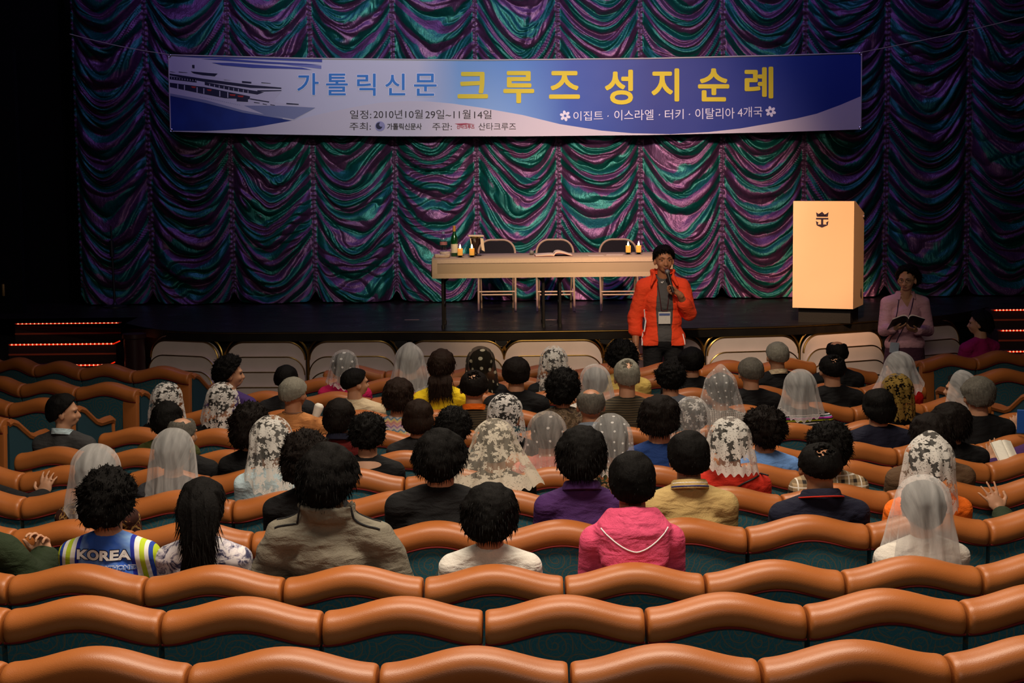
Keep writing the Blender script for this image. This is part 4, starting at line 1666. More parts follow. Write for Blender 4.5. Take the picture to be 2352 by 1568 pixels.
def hair_mat(k):
    if k not in HAIRM:
        c0, c1 = {'black': ((0.0014, 0.0012, 0.0012), (0.005, 0.0038, 0.0033)), 'brown': ((0.006, 0.003, 0.002), (0.022, 0.010, 0.0055)),
                  'grey': ((0.10, 0.095, 0.075), (0.30, 0.28, 0.23)), 'saltpepper': ((0.03, 0.028, 0.024), (0.16, 0.145, 0.12)), 'dark': ((0.0024, 0.0016, 0.0013), (0.009, 0.005, 0.0036))}[k]
        t = NT('hair_' + k)
        co = t.obj()
        mp = t.n('ShaderNodeMapping', ins={'Vector': co, 'Scale': (160, 160, 26)})
        n1 = t.noise(mp.outputs[0], 1.0, 3, 0.6, 0.6)
        n2 = t.noise(co, 60, 3)
        f = t.math('MULTIPLY', n1.outputs[0], t.math('ADD', n2.outputs[0], 0.45), clamp=True)
        t.bsdf(t.mix(f, c0, c1), 0.7, 0, 0.10, (f, 0.6), 0.006)
        HAIRM[k] = t.mat
    return HAIRM[k]


def hair_mesh(kind, seed):
    nu, nv = 72, 52
    th = np.linspace(0.0, np.pi, nv)[:, None]
    al = np.linspace(0, 2 * np.pi, nu, endpoint=False)[None, :]
    x = np.sin(th) * np.sin(al)
    y = np.sin(th) * np.cos(al)
    z = np.cos(th) * np.ones_like(al)
    D = np.stack([x, y, z], -1)
    base = 1.0 / np.sqrt((x / 0.0775) ** 2 + ((y) / 0.0975) ** 2 + (z / 0.0955) ** 2)
    rs = np.random.RandomState(seed)
    P = dict(t0=0.016, low=0.20, ear=0.0, ext=0.0, amp=0.003, fr=60.0, hl=0.24, spikes=500, slen=0.014, wide=0.0, up=0.0, straight=True)
    P.update({
        'short': dict(t0=0.024, low=0.46, ext=0.08, ear=1.0, amp=0.0025, spikes=700, slen=0.010),
        'crew': dict(t0=0.015, low=0.26, ear=1.0, amp=0.0015, spikes=700, slen=0.007),
        'bald': dict(t0=0.012, low=0.28, ear=1.0, amp=0.002, spikes=350, slen=0.008),
        'thin': dict(t0=0.016, low=0.30, ear=1.0, amp=0.002, spikes=500, slen=0.008),
        'full': dict(t0=0.034, low=0.95, ext=0.30, amp=0.007, fr=42, spikes=2200, slen=0.022),
        'perm': dict(t0=0.042, low=0.95, ext=0.38, amp=0.011, fr=44, spikes=1600, slen=0.022, straight=False),
        'afro': dict(t0=0.044, low=0.85, ext=0.22, amp=0.013, fr=40, spikes=2000, slen=0.022, straight=False, wide=0.008),
        'curly': dict(t0=0.030, low=0.70, ext=0.15, amp=0.010, fr=52, spikes=1300, slen=0.020, straight=False),
        'bob': dict(t0=0.025, low=0.85, ext=0.42, amp=0.004, fr=40, spikes=700, slen=0.020),
        'straight': dict(t0=0.022, low=0.85, ext=0.55, amp=0.003, fr=30, spikes=500, slen=0.02),
        'long': dict(t0=0.024, low=0.80, ext=0.35, amp=0.004, fr=36, spikes=600, slen=0.03),
        'pony': dict(t0=0.024, low=0.55, ext=0.10, amp=0.007, fr=40, spikes=900, slen=0.022),
        'fringe': dict(t0=0.024, low=0.24, ear=1.0, amp=0.004, spikes=900, slen=0.014, hl=0.20),
        'standperm': dict(t0=0.040, low=0.95, ext=0.30, amp=0.011, fr=44, spikes=1700, slen=0.022, straight=False, hl=0.13),
        'under': dict(t0=0.018, low=0.70, ext=0.25, amp=0.004, fr=40, spikes=0),
    }[kind])
    h1 = z * 0.9 - y * 1.0 + P['hl']
    h2 = z + P['low'] - y * 0.55
    if P['ear']:
        # cut free around the ears
        h2 = np.minimum(h2, z + 0.16 + np.abs(np.abs(x) - 0.95) * 2.2 - y * 0.5)
    h = np.minimum(h1, h2)
    if kind == 'bald':
        h3 = 0.75 * (np.arccos(np.clip(z * 0.93 - y * 0.05 + 0.0 * x, -1, 1)) - 0.62)
        h = np.minimum(h, h3 + 0.10 * vnoise(D * 5, seed))
    if kind == 'thin':
        h3 = 0.6 * (np.arccos(np.clip(z * 0.80 - y * 0.58, -1, 1)) - 0.11)
        h = np.minimum(h, h3 + 0.16 * vnoise(D * 15, seed))
    m = sstep(0.0, 0.16, h)
    ext = 1 + P['ext'] * np.clip(-z, 0, 1) * sstep(0.5, -0.2, y)
    big = vnoise(D * 2.6 + seed * 3.1, seed)
    cur = vnoise(D * P['fr'] * 0.11 * 1.4 + seed, seed + 1)
    fine = vnoise(D * P['fr'] * 0.3 + seed, seed + 2)
    tk = P['t0'] * (0.85 + 0.25 * big) * (1 + 0.25 * np.clip(z, 0, 1))
    r = base * ext + m * tk + P['wide'] * np.abs(x) * m - (1 - m) * 0.016
    if P['straight']:
        strand = np.sin(al * 46 + 3.0 * vnoise(D * 3, seed + 5))
        r = r + m * (P['amp'] * 0.7 * cur + 0.0016 * strand * np.sin(th))
    else:
        r = r + m * (P['amp'] * cur + P['amp'] * 0.45 * fine)
    Q = D * r[..., None]
    me0 = MB()
    me = grid_mesh('hair_tmp', Q, closed_u=True)
    vs = [tuple(v.co) for v in me.vertices]
    fs = [tuple(f.vertices) for f in me.polygons]
    bpy.data.meshes.remove(me)
    me0.add(vs, fs)
    ok = np.argwhere(m > 0.8)
    ok = ok[(ok[:, 0] > 1)]
    for q in range(P['spikes']):
        i, j = ok[rs.randint(len(ok))]
        # even out the density towards the pole
        if rs.rand() > math.sin(th[i, 0]) + 0.05:
            continue
        p = Vector(Q[i, j])
        nrm = Vector(D[i, j])
        tdir = Vector(rs.randn(3))
        if P['straight']:
            dr = (nrm * 0.28 + Vector((0, -0.15, -1.0)) * 0.9 + tdir * 0.18).normalized()
        else:
            dr = (nrm * 0.75 + tdir * 0.5 + Vector((0, 0, -0.2))).normalized()
        sd = dr.cross(tdir).normalized() * 0.0022
        L = P['slen'] * (0.5 + rs.rand())
        p = p - nrm * 0.004
        mid = p + dr * L * 0.55 + nrm * L * 0.1
        tip = p + dr * L * 0.95 + Vector((0, 0, -0.25 * L))
        me0.add([p - sd, p + sd, mid + sd * 0.7, mid - sd * 0.7, tip], [(0, 1, 2, 3), (3, 2, 4)])
    if kind in ('fringe', 'standperm'):
        fr_ = np.argwhere((np.abs(h1 - 0.06) < 0.10) & (y > 0.35) & (z > 0.2))
        for q in range(260):
            i, j = fr_[rs.randint(len(fr_))]
            p = Vector(Q[i, j])
            nrm = Vector(D[i, j])
            sd0 = -1.0 if kind == 'fringe' else (1 if p.x > 0 else -1)
            dr = (Vector((sd0 * (0.35 + 0.5 * rs.rand()), 0.10, -0.65)) + Vector(rs.randn(3)) * 0.15).normalized()
            dr = (dr - nrm * dr.dot(nrm) * 0.9).normalized()
            Ls = 0.020 + 0.022 * rs.rand()
            sd = dr.cross(nrm).normalized() * 0.003
            p = p + nrm * 0.002
            mid = p + dr * Ls * 0.55 + nrm * 0.004
            tip = p + dr * Ls - nrm * 0.004
            me0.add([p - sd, p + sd, mid + sd * 0.8, mid - sd * 0.8, tip], [(0, 1, 2, 3), (3, 2, 4)])
    if kind in ('long', 'pony'):
        L = 0.46 if kind == 'long' else 0.17
        w0, w1 = (0.098, 0.060) if kind == 'long' else (0.07, 0.085)
        z0 = 0.085 if kind == 'long' else -0.05
        ns, nl = 40, 22
        G = np.zeros((nl, ns, 3))
        for i in range(nl):
            u = i / (nl - 1)
            wv = (w0 + (w1 - w0) * u + 0.012 * math.sin(u * 5 + seed)) * (0.45 + 0.55 * min(1, u / 0.22) ** 0.6)
            dv = (0.055 if kind == 'long' else 0.035) * (1 - 0.55 * u)
            if i == nl - 1:
                wv *= 0.55
                dv *= 0.5
            for k in range(ns):
                a = 2 * math.pi * k / ns
                st = 0.004 * math.sin(a * 17 + 2 * math.sin(u * 4)) * min(1, u * 4 + 0.2) + 0.003 * math.sin(a * 31)
                G[i, k] = ((wv + st) * math.sin(a) + 0.012 * math.sin(u * 3.5) * (kind == 'long'), -0.048 - 0.070 * min(1, u * 2.2) ** 0.7 + (dv + st) * (0.5 + 0.5 * min(1, u / 0.15)) * math.cos(a), z0 - L * u + 0.012 * math.sin(a * 7 + seed) * u)
        g = grid_mesh('t', G, closed_u=True)
        me0.add([tuple(v.co) for v in g.vertices], [tuple(f.vertices) for f in g.polygons])
        bpy.data.meshes.remove(g)
        for q in range(420):
            u = 0.25 + 0.75 * rs.rand()
            i = int(u * (nl - 1))
            k = rs.randint(ns)
            p = Vector(G[i, k])
            sx = 1 if p.x > 0 else -1
            dr = Vector((0.22 * sx * rs.rand() + 0.1 * rs.randn(), -0.12 + 0.1 * rs.randn(), -1)).normalized()
            sd = Vector((0.0018, 0.001, 0))
            Ls = 0.05 + 0.06 * rs.rand()
            mid = p + dr * Ls * 0.5
            tip = p + dr * Ls + Vector((sx * 0.012 * rs.rand(), 0, 0))
            me0.add([p - sd, p + sd, mid + sd * 0.8, mid - sd * 0.8, tip], [(0, 1, 2, 3), (3, 2, 4)])
    me = me0.mesh('hair', True, fix=False)
    me.polygons.foreach_set('use_smooth', [True] * len(me.polygons))
    return me


HAIR = {}


def get_hair(kind, seed):
    k = (kind, seed % 3)
    if k not in HAIR:
        HAIR[k] = hair_mesh(kind, seed % 3 + 1)
    return HAIR[k]


# ---- veils


def veil_mesh(seed, L=0.40, flare=0.05, peak=0.0, front=2.05, big=0.0, wav=0.016, skew=0.0, folds=7):
    nu, nv = 110, 60
    rs = np.random.RandomState(seed + 11)
    u = np.linspace(-front, front, nu)[None, :] * np.ones((nv, 1))
    v = np.linspace(0, 1, nv)[:, None] * np.ones((1, nu))
    ph = rs.rand(6) * 6.28
    ax, ay, az = 0.106 + big, 0.124 + big, 0.125 + big
    dome = math.pi / 2 * 0.112
    Lu = L * (1 - 0.16 * np.abs(np.sin(u)) ** 2 + 0.05 * np.sin(u * 3 + ph[0])) + skew * np.sin(u) + dome
    s = v * Lu
    tt = np.clip(s / 0.115, 0, 1.42)
    hs = np.clip(s - 1.42 * 0.115, 0, None)
    k = hs / max(L, 0.1)
    rad = np.sin(tt)
    fl = flare * k ** 1.1
    fold = (np.sin(u * folds + ph[1] + 1.2 * np.sin(u * 2 + ph[2])) * 0.65 + 0.35 * np.sin(u * folds * 2.1 + ph[3])) * wav * np.clip(k * 1.6, 0, 1) ** 0.8
    crease = 0.004 * np.sin(u * 11 + ph[4]) * sstep(0.3, 1.2, tt)
    X = (ax * rad + fl + fold + crease) * np.sin(u)
    Y = -(ay * rad + fl * 0.8 + fold + crease) * np.cos(u)
    zz = az * np.cos(tt) - hs * (1 - 0.35 * np.clip(flare * 3, 0, 0.6) * 0.5)
    zz = zz + peak * np.exp(-(tt / 0.42) ** 2)
    zz = zz + 0.010 * v ** 6 * np.cos(u * 22 + ph[5])
    nz_ = vnoise(np.stack([X * 14, Y * 14, zz * 14 + seed], -1), seed)
    X = X + 0.004 * nz_
    Y = Y + 0.004 * vnoise(np.stack([X * 11, Y * 11, zz * 11 + seed + 9], -1), seed)
    G = np.stack([X, Y, zz], -1)
    ku = u * 0.50
    UV = np.stack([s * np.sin(ku) * 1.15, -s * np.cos(ku)], -1)
    me = grid_mesh('veil', G, UV)
    # second layer of uv: distance from the hem, for the border
    lay = me.uv_layers.new(name='hem')
    q = np.zeros(len(me.loops), np.int32)
    me.loops.foreach_get('vertex_index', q)
    H = np.stack([u * 0.13, Lu - s], -1).reshape(-1, 2)
    lay.data.foreach_set('uv', H[q].reshape(-1).astype(np.float32))
    return me


def veil_mat(name, col, base, kind, scale=9.0, den=0.92, hem=0.03, hemden=0.55, thr=0.36, dark=None):
    """net that is part see-through; kind: plain, dots, ticks, lace"""
    t = NT(name)
    uv = t.n('ShaderNodeUVMap', uv_map='UVMap').outputs[0]
    hm = t.sep(t.n('ShaderNodeUVMap', uv_map='hem').outputs[0])
    nz = t.noise(t.obj(), 6, 2)
    net = t.noise(uv, 700, 1)
    sk_ = t.noise(t.n('ShaderNodeMapping', ins={'Vector': uv, 'Scale': (48, 7, 1)}).outputs[0], 1.0, 3, 0.55, 0.5)
    a = t.math('ADD', base, t.math('MULTIPLY', t.math('SUBTRACT', nz.outputs[0], 0.5), 0.14))
    a = t.math('ADD', a, t.math('MULTIPLY', t.math('SUBTRACT', sk_.outputs[0], 0.5), 0.40))
    a = t.math('ADD', a, t.math('MULTIPLY', t.math('SUBTRACT', net.outputs[0], 0.5), 0.25))
    pat = None

    def flower(sc, th_, pet, off):
        w = t.noise(uv, sc * 2.2, 2)
        ad = t.n('ShaderNodeVectorMath', operation='MULTIPLY_ADD', ins={0: w.outputs['Color'], 1: (0.25 / sc,) * 3, 2: uv})
        ad = t.n('ShaderNodeVectorMath', operation='ADD', ins={0: ad.outputs[0], 1: (off, off, 0)})
        vo = t.n('ShaderNodeTexVoronoi', voronoi_dimensions='2D', ins={'Vector': ad.outputs[0], 'Scale': sc, 'Randomness': 0.75})
        df = t.n('ShaderNodeVectorMath', operation='SUBTRACT', ins={0: ad.outputs[0], 1: vo.outputs['Position']})
        s2 = t.sep(df.outputs[0])
        an = t.math('ARCTAN2', s2[1], s2[0])
        ln = t.n('ShaderNodeVectorMath', operation='LENGTH', ins={0: df.outputs[0]}).outputs['Value']
        rr = t.math('MULTIPLY', ln, sc)
        hue = t.sep(vo.outputs['Color'])
        pr = t.math('MULTIPLY_ADD', t.math('COSINE', t.math('MULTIPLY_ADD', an, pet, t.math('MULTIPLY', hue[0], 6.0))), 0.11, th_)
        pr = t.math('MULTIPLY', pr, t.math('MULTIPLY_ADD', hue[1], 0.45, 0.72))
        ins_ = t.math('LESS_THAN', rr, pr)
        vein = t.math('GREATER_THAN', t.noise(uv, sc * 14, 2).outputs[0], 0.40)
        return t.math('MULTIPLY', ins_, vein)

    if kind == 'lace':
        pat = t.math('MAXIMUM', flower(scale, thr, 6.0, 0.0), t.math('MULTIPLY', flower(scale * 2.1, thr * 0.82, 5.0, 4.7), 0.95))
    elif kind in ('dots', 'ticks'):
        vo = t.n('ShaderNodeTexVoronoi', voronoi_dimensions='2D', ins={'Vector': uv, 'Scale': scale, 'Randomness': 0.25})
        pat = t.math('LESS_THAN', vo.outputs['Distance'], thr)
    if pat is not None:
        a = t.math('MAXIMUM', a, t.math('MULTIPLY', pat, den))
    hb = t.math('LESS_THAN', t.math('ADD', hm[1], t.math('MULTIPLY', nz.outputs[0], 0.01)), hem)
    hv = t.math('GREATER_THAN', t.noise(uv, 120, 2).outputs[0], 0.42)
    a = t.math('MAXIMUM', a, t.math('MULTIPLY', t.math('MULTIPLY', hb, hemden), t.math('MULTIPLY_ADD', hv, 0.45, 0.55)))
    edge = t.math('LESS_THAN', hm[1], 0.006)
    a = t.math('MAXIMUM', a, t.math('MULTIPLY', edge, 0.85), clamp=True)
    df = t.n('ShaderNodeBsdfDiffuse', ins={0: tuple(col) + (1,)})
    if dark is not None and pat is not None:
        c = t.mix(pat, dark, col)
        t.t.links.new(c, df.inputs[0])
    tl = t.n('ShaderNodeBsdfTranslucent', ins={0: tuple(col) + (1,)})
    m1 = t.n('ShaderNodeMixShader', ins={0: 0.42, 1: df.outputs[0], 2: tl.outputs[0]})
    tr = t.n('ShaderNodeBsdfTransparent')
    m2 = t.n('ShaderNodeMixShader', ins={0: a, 1: tr.outputs[0], 2: m1.outputs[0]})
    t.t.links.new(m2.outputs[0], t.out.inputs[0])
    return t.mat


VW = (0.93, 0.92, 0.91)
VM = {
    'tulle': veil_mat('white_tulle', VW, 0.42, 'plain', hem=0.035, hemden=0.62),
    'dots': veil_mat('dotted_tulle', VW, 0.28, 'dots', 21.0, 0.95, thr=0.11),
    'sparse': veil_mat('sparse_dotted_tulle', VW, 0.26, 'dots', 15.0, 0.9, thr=0.13),
    'ticks': veil_mat('ticked_tulle', (0.86, 0.80, 0.76), 0.27, 'ticks', 13.0, 0.9, thr=0.09),
    'lace': veil_mat('white_lace', (0.88, 0.85, 0.80), 0.13, 'lace', 13.0, 0.98, thr=0.41),
    'lacefine': veil_mat('fine_white_lace', (0.88, 0.85, 0.82), 0.05, 'lace', 17.0, 0.98, thr=0.40),
    'lacepale': veil_mat('pale_net_lace', (0.86, 0.83, 0.80), 0.30, 'lace', 14.0, 0.92, thr=0.26),
    'lacedense': veil_mat('dense_white_lace', (0.90, 0.87, 0.82), 0.12, 'lace', 12.0, 0.98, thr=0.44, hem=0.05, hemden=0.9),
    'cream': veil_mat('cream_lace', (0.88, 0.80, 0.66), 0.26, 'lace', 12.0, 0.95, thr=0.34, hem=0.08, hemden=0.95),
    'gold': veil_mat('gold_lace', (0.34, 0.22, 0.055), 0.55, 'lace', 24.0, 0.97, thr=0.46, dark=(0.006, 0.005, 0.004)),
    'blackdots': veil_mat('black_flowered_net', (0.55, 0.50, 0.36), 0.80, 'dots', 13.0, 0.98, thr=0.17, dark=(0.006, 0.006, 0.007)),
}
VMESH = {}


def get_veil(key):
    """key: (seed, L, flare, peak, front, big, wav, skew)"""
    if key not in VMESH:
        VMESH[key] = veil_mesh(*key)
    return VMESH[key]


# ---- clothes
SJ = seated_joints()
TOPM = {}


def collar_mesh(h=0.045, r0=0.064, r1=0.088, tilt=0.30, fall=True):
    mb = MB()
    n = 32
    prof = [(r0, 0.0), (r0 + 0.002, h * 0.8), (r0 + 0.007, h), (r0 + 0.014, h * 0.82), (r1, 0.0), (r1 - 0.008, -0.004)] if fall else [(r0, -0.01), (r0 + 0.002, h), (r0 + 0.010, h), (r0 + 0.012, -0.012)]
    mb.lathe(prof + [prof[0]], (0, 0, 0), n, 0, False)
    for i, v in enumerate(mb.v):
        x, y, z = v
        a = math.atan2(y, x)
        mb.v[i] = (x * 1.02, y * 1.02 - 0.004, z - (y + 0.06) * tilt)
    return mb.mesh('collar')


def get_top(kind):
    if kind in TOPM:
        return TOPM[kind]
    J = seated_joints()
    if kind == 'shirt':
        me = fuse(figure(J, 0.014, 'top'), 0.011, 5)
    elif kind == 'jacket':
        J['shL'] = V3(-0.154, 0.19, 0.950)
        J['shR'] = V3(0.154, 0.19, 0.950)
        mb = figure(J, 0.022, 'top')
        for sx in (-1, 1):
            mb.cap((sx * 0.06, 0.185, 1.020), (sx * 0.172, 0.19, 0.972), 0.046, 0.044)
        me = fuse(mb, 0.011, 4)
    elif kind == 'female':
        me = fuse(figure(J, 0.014, 'top', female=True), 0.011, 5)
    elif kind == 'hoodie':
        mb = figure(J, 0.018, 'top')
        n = 14
        for q in range(n + 1):
            a = -1.9 + 3.8 * q / n
            p0 = V3(0.088 * math.sin(a), 0.178 - 0.080 * math.cos(a), 1.090 - 0.03 * abs(a) / 1.9)
            b = a
            p1 = V3(0.125 * math.sin(b), 0.165 - 0.105 * math.cos(b), 1.000)
            p2 = V3(0.115 * math.sin(b) * 0.85, 0.110 - 0.055 * math.cos(b), 0.885 - 0.045 * math.cos(a) ** 2) if math.cos(a) > 0.1 else p1
            mb.cap(p0, p1, 0.026, 0.036, 10)
            if math.cos(a) > 0.1:
                mb.cap(p1, p2, 0.034, 0.044, 10)
        me = fuse(mb, 0.009, 4)
    elif kind == 'utility':
        J['elL'], J['elR'] = V3(-0.255, 0.22, 0.72), V3(0.265, 0.22, 0.70)
        J['shL'] = V3(-0.165, 0.19, 0.945)
        J['shR'] = V3(0.165, 0.19, 0.945)
        mb = figure(J, 0.026, 'top')
        for q in range(13):
            a = -2.2 + 4.4 * q / 12
            mb.cap((0.078 * math.sin(a), 0.180 - 0.078 * math.cos(a), 1.035), (0.096 * math.sin(a), 0.180 - 0.100 * math.cos(a), 1.085), 0.020, 0.017, 8)
        for sx in (-1, 1):
            mb.cap((sx * 0.08, 0.165, 1.035), (sx * 0.180, 0.17, 0.985), 0.034, 0.030)
        me = fuse(mb, 0.010, 3)
        bm = bmesh.new()
        bm.from_mesh(me)
        P = np.array([v.co for v in bm.verts])
        w_ = vnoise(np.stack([P[:, 0] * 5 + P[:, 2] * 7, P[:, 1] * 5, P[:, 2] * 14 + P[:, 0] * 6], -1), 3) * 0.011 + vnoise(P * np.array([9, 9, 26]), 4) * 0.005
        bm.normal_update()
        for v, q in zip(bm.verts, w_):
            v.co += v.normal * float(q)
        bm.to_mesh(me)
        bm.free()
        smooth_mesh(me, None)
    me.name = kind + '_top'
    TOPM[kind] = me
    return me


TROU = fuse(figure(seated_joints(), 0.014, 'legs'), 0.014, 4)
TROU.name = 'trousers'
COLLAR = collar_mesh()
COLLAR_S = collar_mesh(0.03, 0.062, 0.07, 0.30, False)
TM = {}


def cm(name, col, **k):
    TM[name] = M_cloth(name, col, **k)


for n_, c_ in (('black', (0.006, 0.006, 0.007)), ('charcoal', (0.018, 0.018, 0.020)), ('darkgrey', (0.035, 0.036, 0.042)), ('greysuit', (0.045, 0.045, 0.047)),
               ('navy', (0.008, 0.009, 0.024)), ('blue', (0.012, 0.040, 0.17)), ('lightblue', (0.16, 0.33, 0.72)), ('paleblue', (0.55, 0.72, 0.80)), ('greyblue', (0.20, 0.24, 0.30)),
               ('purple', (0.058, 0.018, 0.105)), ('violet', (0.060, 0.030, 0.15)), ('pink', (0.72, 0.085, 0.19)), ('magenta', (0.55, 0.012, 0.10)), ('darkmagenta', (0.28, 0.006, 0.09)), ('salmon', (0.62, 0.20, 0.16)),
               ('red', (0.52, 0.025, 0.012)), ('brightred', (0.65, 0.010, 0.012)), ('darkred', (0.105, 0.008, 0.008)), ('orange', (0.95, 0.17, 0.012)), ('yellow', (0.85, 0.60, 0.015)), ('paleyellow', (0.80, 0.58, 0.16)),
               ('tan', (0.47, 0.33, 0.13)), ('tanshirt', (0.50, 0.21, 0.07)), ('creamj', (0.62, 0.50, 0.33)), ('white', (0.80, 0.77, 0.70)), ('brown', (0.10, 0.055, 0.028)), ('taupe', (0.20, 0.13, 0.085)),
               ('green', (0.018, 0.030, 0.012)), ('olive', (0.05, 0.055, 0.012)), ('offwhite', (0.62, 0.58, 0.52)), ('utility', (0.20, 0.180, 0.138)), ('presentred', (0.95, 0.075, 0.022)), ('pinkblouse', (0.62, 0.34, 0.40)), ('mauve', (0.075, 0.028, 0.05)), ('greytee', (0.085, 0.085, 0.09)), ('trouser', (0.012, 0.012, 0.014))):
    cm(n_, c_)


def pattern_mat(name, fn):
    t = NT(name)
    co = t.obj()
    sp = t.sep(co)
    c = fn(t, co, sp)
    a = t.noise(co, 7, 3, 0.5, 0.8)
    t.bsdf(c, 0.8, 0, 0.25, (a.outputs[0], 0.4), 0.03)
    TM[name] = t.mat


def f_jersey(t, co, sp):
    ax_ = t.math('ABSOLUTE', sp[0])
    k = t.math('ADD', ax_, t.math('MULTIPLY', t.math('SUBTRACT', sp[2], 0.90), 0.10))
    cl = t.noise(co, 5, 3, 0.5, 1.2)
    mid = t.mix(t.ramp(cl.outputs[0], [(0.45, 0.0), (0.72, 1.0)]), (0.035, 0.13, 0.62), (0.30, 0.52, 0.85))
    k2 = t.math('MULTIPLY', k, 3.6)
    side = t.ramp(k2, [(0.0, (0.02, 0.035, 0.40)), (0.445, (0.02, 0.035, 0.40)), (0.46, (0.85, 0.85, 0.82)), (0.53, (0.50, 0.66, 0.03)), (0.60, (0.85, 0.85, 0.82)), (0.655, (0.025, 0.07, 0.42)), (0.71, (0.55, 0.70, 0.03)), (0.80, (0.85, 0.85, 0.82)), (0.90, (0.05, 0.20, 0.70))], 'CONSTANT')
    return t.mix(t.math('LESS_THAN', k, 0.112), side, mid)


def f_stripes(t, co, sp):
    z = t.math('MULTIPLY', t.math('SUBTRACT', sp[2], 0.845), 1 / 0.175)
    return t.ramp(z, [(0.0, (0.7, 0.7, 0.72)), (0.06, (0.01, 0.01, 0.012)), (0.12, (0.7, 0.7, 0.72)), (0.18, (0.01, 0.01, 0.012)), (0.24, (0.7, 0.7, 0.72)), (0.30, (0.01, 0.01, 0.012)), (0.36, (0.7, 0.7, 0.72)), (0.42, (0.01, 0.01, 0.012)),
                      (0.48, (0.7, 0.7, 0.72)), (0.54, (0.01, 0.01, 0.012)), (0.60, (0.38, 0.42, 0.02)), (0.655, (0.01, 0.01, 0.012)), (0.70, (0.50, 0.05, 0.42)), (0.77, (0.30, 0.62, 0.70)), (0.80, (0.01, 0.01, 0.012)), (0.84, (0.7, 0.7, 0.72)), (0.88, (0.01, 0.01, 0.012))], 'CONSTANT')


def f_zigzag(t, co, sp):
    zg = t.math('ABSOLUTE', t.math('SUBTRACT', t.math('FRACT', t.math('MULTIPLY', sp[0], 22)), 0.5))
    f = t.math('FRACT', t.math('MULTIPLY', t.math('ADD', sp[2], t.math('MULTIPLY', zg, 0.04)), 11))
    return t.ramp(f, [(0.0, (0.62, 0.30, 0.28)), (0.2, (0.70, 0.55, 0.25)), (0.4, (0.18, 0.30, 0.42)), (0.55, (0.65, 0.58, 0.55)), (0.75, (0.42, 0.25, 0.45)), (0.9, (0.70, 0.45, 0.40))], 'CONSTANT')


def f_splash(t, co, sp):
    n = t.noise(co, 16, 4, 0.65, 1.4)
    return t.ramp(n.outputs[0], [(0.0, (0.02, 0.02, 0.05)), (0.40, (0.05, 0.05, 0.11)), (0.47, (0.45, 0.42, 0.50)), (0.53, (0.74, 0.70, 0.72))])


def f_swirl(t, co, sp):
    n = t.noise(co, 9, 2, 0.5, 3.0)
    return t.ramp(n.outputs[0], [(0.0, (0.030, 0.008, 0.005)), (0.48, (0.05, 0.012, 0.008)), (0.54, (0.36, 0.20, 0.06)), (0.60, (0.04, 0.010, 0.006)), (0.68, (0.16, 0.03, 0.012))], 'CONSTANT')


def f_flowers(t, co, sp):
    n = t.noise(co, 26, 2, 0.5, 1.5)
    return t.ramp(n.outputs[0], [(0.0, (0.010, 0.012, 0.010)), (0.42, (0.05, 0.06, 0.02)), (0.5, (0.30, 0.10, 0.04)), (0.58, (0.45, 0.36, 0.24)), (0.64, (0.02, 0.03, 0.03))], 'CONSTANT')


def f_camo(t, co, sp):
    n = t.noise(co, 24, 3, 0.6, 1.0)
    return t.ramp(n.outputs[0], [(0.0, (0.03, 0.02, 0.014)), (0.45, (0.10, 0.07, 0.04)), (0.52, (0.26, 0.19, 0.12)), (0.58, (0.06, 0.04, 0.03))])


def f_finestripe(t, co, sp):
    f = t.math('FRACT', t.math('MULTIPLY', sp[2], 62))
    return t.mix(t.math('GREATER_THAN', f, 0.55), (0.025, 0.020, 0.012), (0.075, 0.055, 0.028))


def f_checks(t, co, sp):
    f = t.math('FRACT', t.math('MULTIPLY', sp[2], 70))
    g = t.math('FRACT', t.math('MULTIPLY', sp[0], 70))
    return t.mix(t.math('GREATER_THAN', t.math('MAXIMUM', f, g), 0.6), (0.10, 0.09, 0.08), (0.45, 0.42, 0.38))


def f_plaid(t, co, sp):
    f = t.math('FRACT', t.math('MULTIPLY', sp[2], 15))
    g = t.math('FRACT', t.math('MULTIPLY', sp[0], 15))
    c = t.mix(t.math('MULTIPLY', t.math('ADD', t.math('GREATER_THAN', f, 0.7), t.math('GREATER_THAN', g, 0.7)), 0.5), (0.42, 0.30, 0.17), (0.02, 0.015, 0.012))
    w = t.math('MAXIMUM', t.math('COMPARE', f, 0.35, 0.05), t.math('COMPARE', g, 0.35, 0.05))
    return t.mix(w, c, (0.75, 0.70, 0.62))


for n_, f_ in (('jersey', f_jersey), ('stripes', f_stripes), ('zigzag', f_zigzag), ('splash', f_splash), ('swirl', f_swirl), ('flowers', f_flowers), ('camo', f_camo), ('finestripe', f_finestripe), ('checks', f_checks), ('plaid', f_plaid)):
    pattern_mat(n_, f_)

HAIRTOP = {'short': .019, 'crew': .014, 'bald': .004, 'thin': .012, 'full': .032, 'perm': .044, 'afro': .053, 'curly': .033, 'bob': .030, 'straight': .027, 'long': .029, 'pony': .029, 'under': .022}
PEOPLE = []


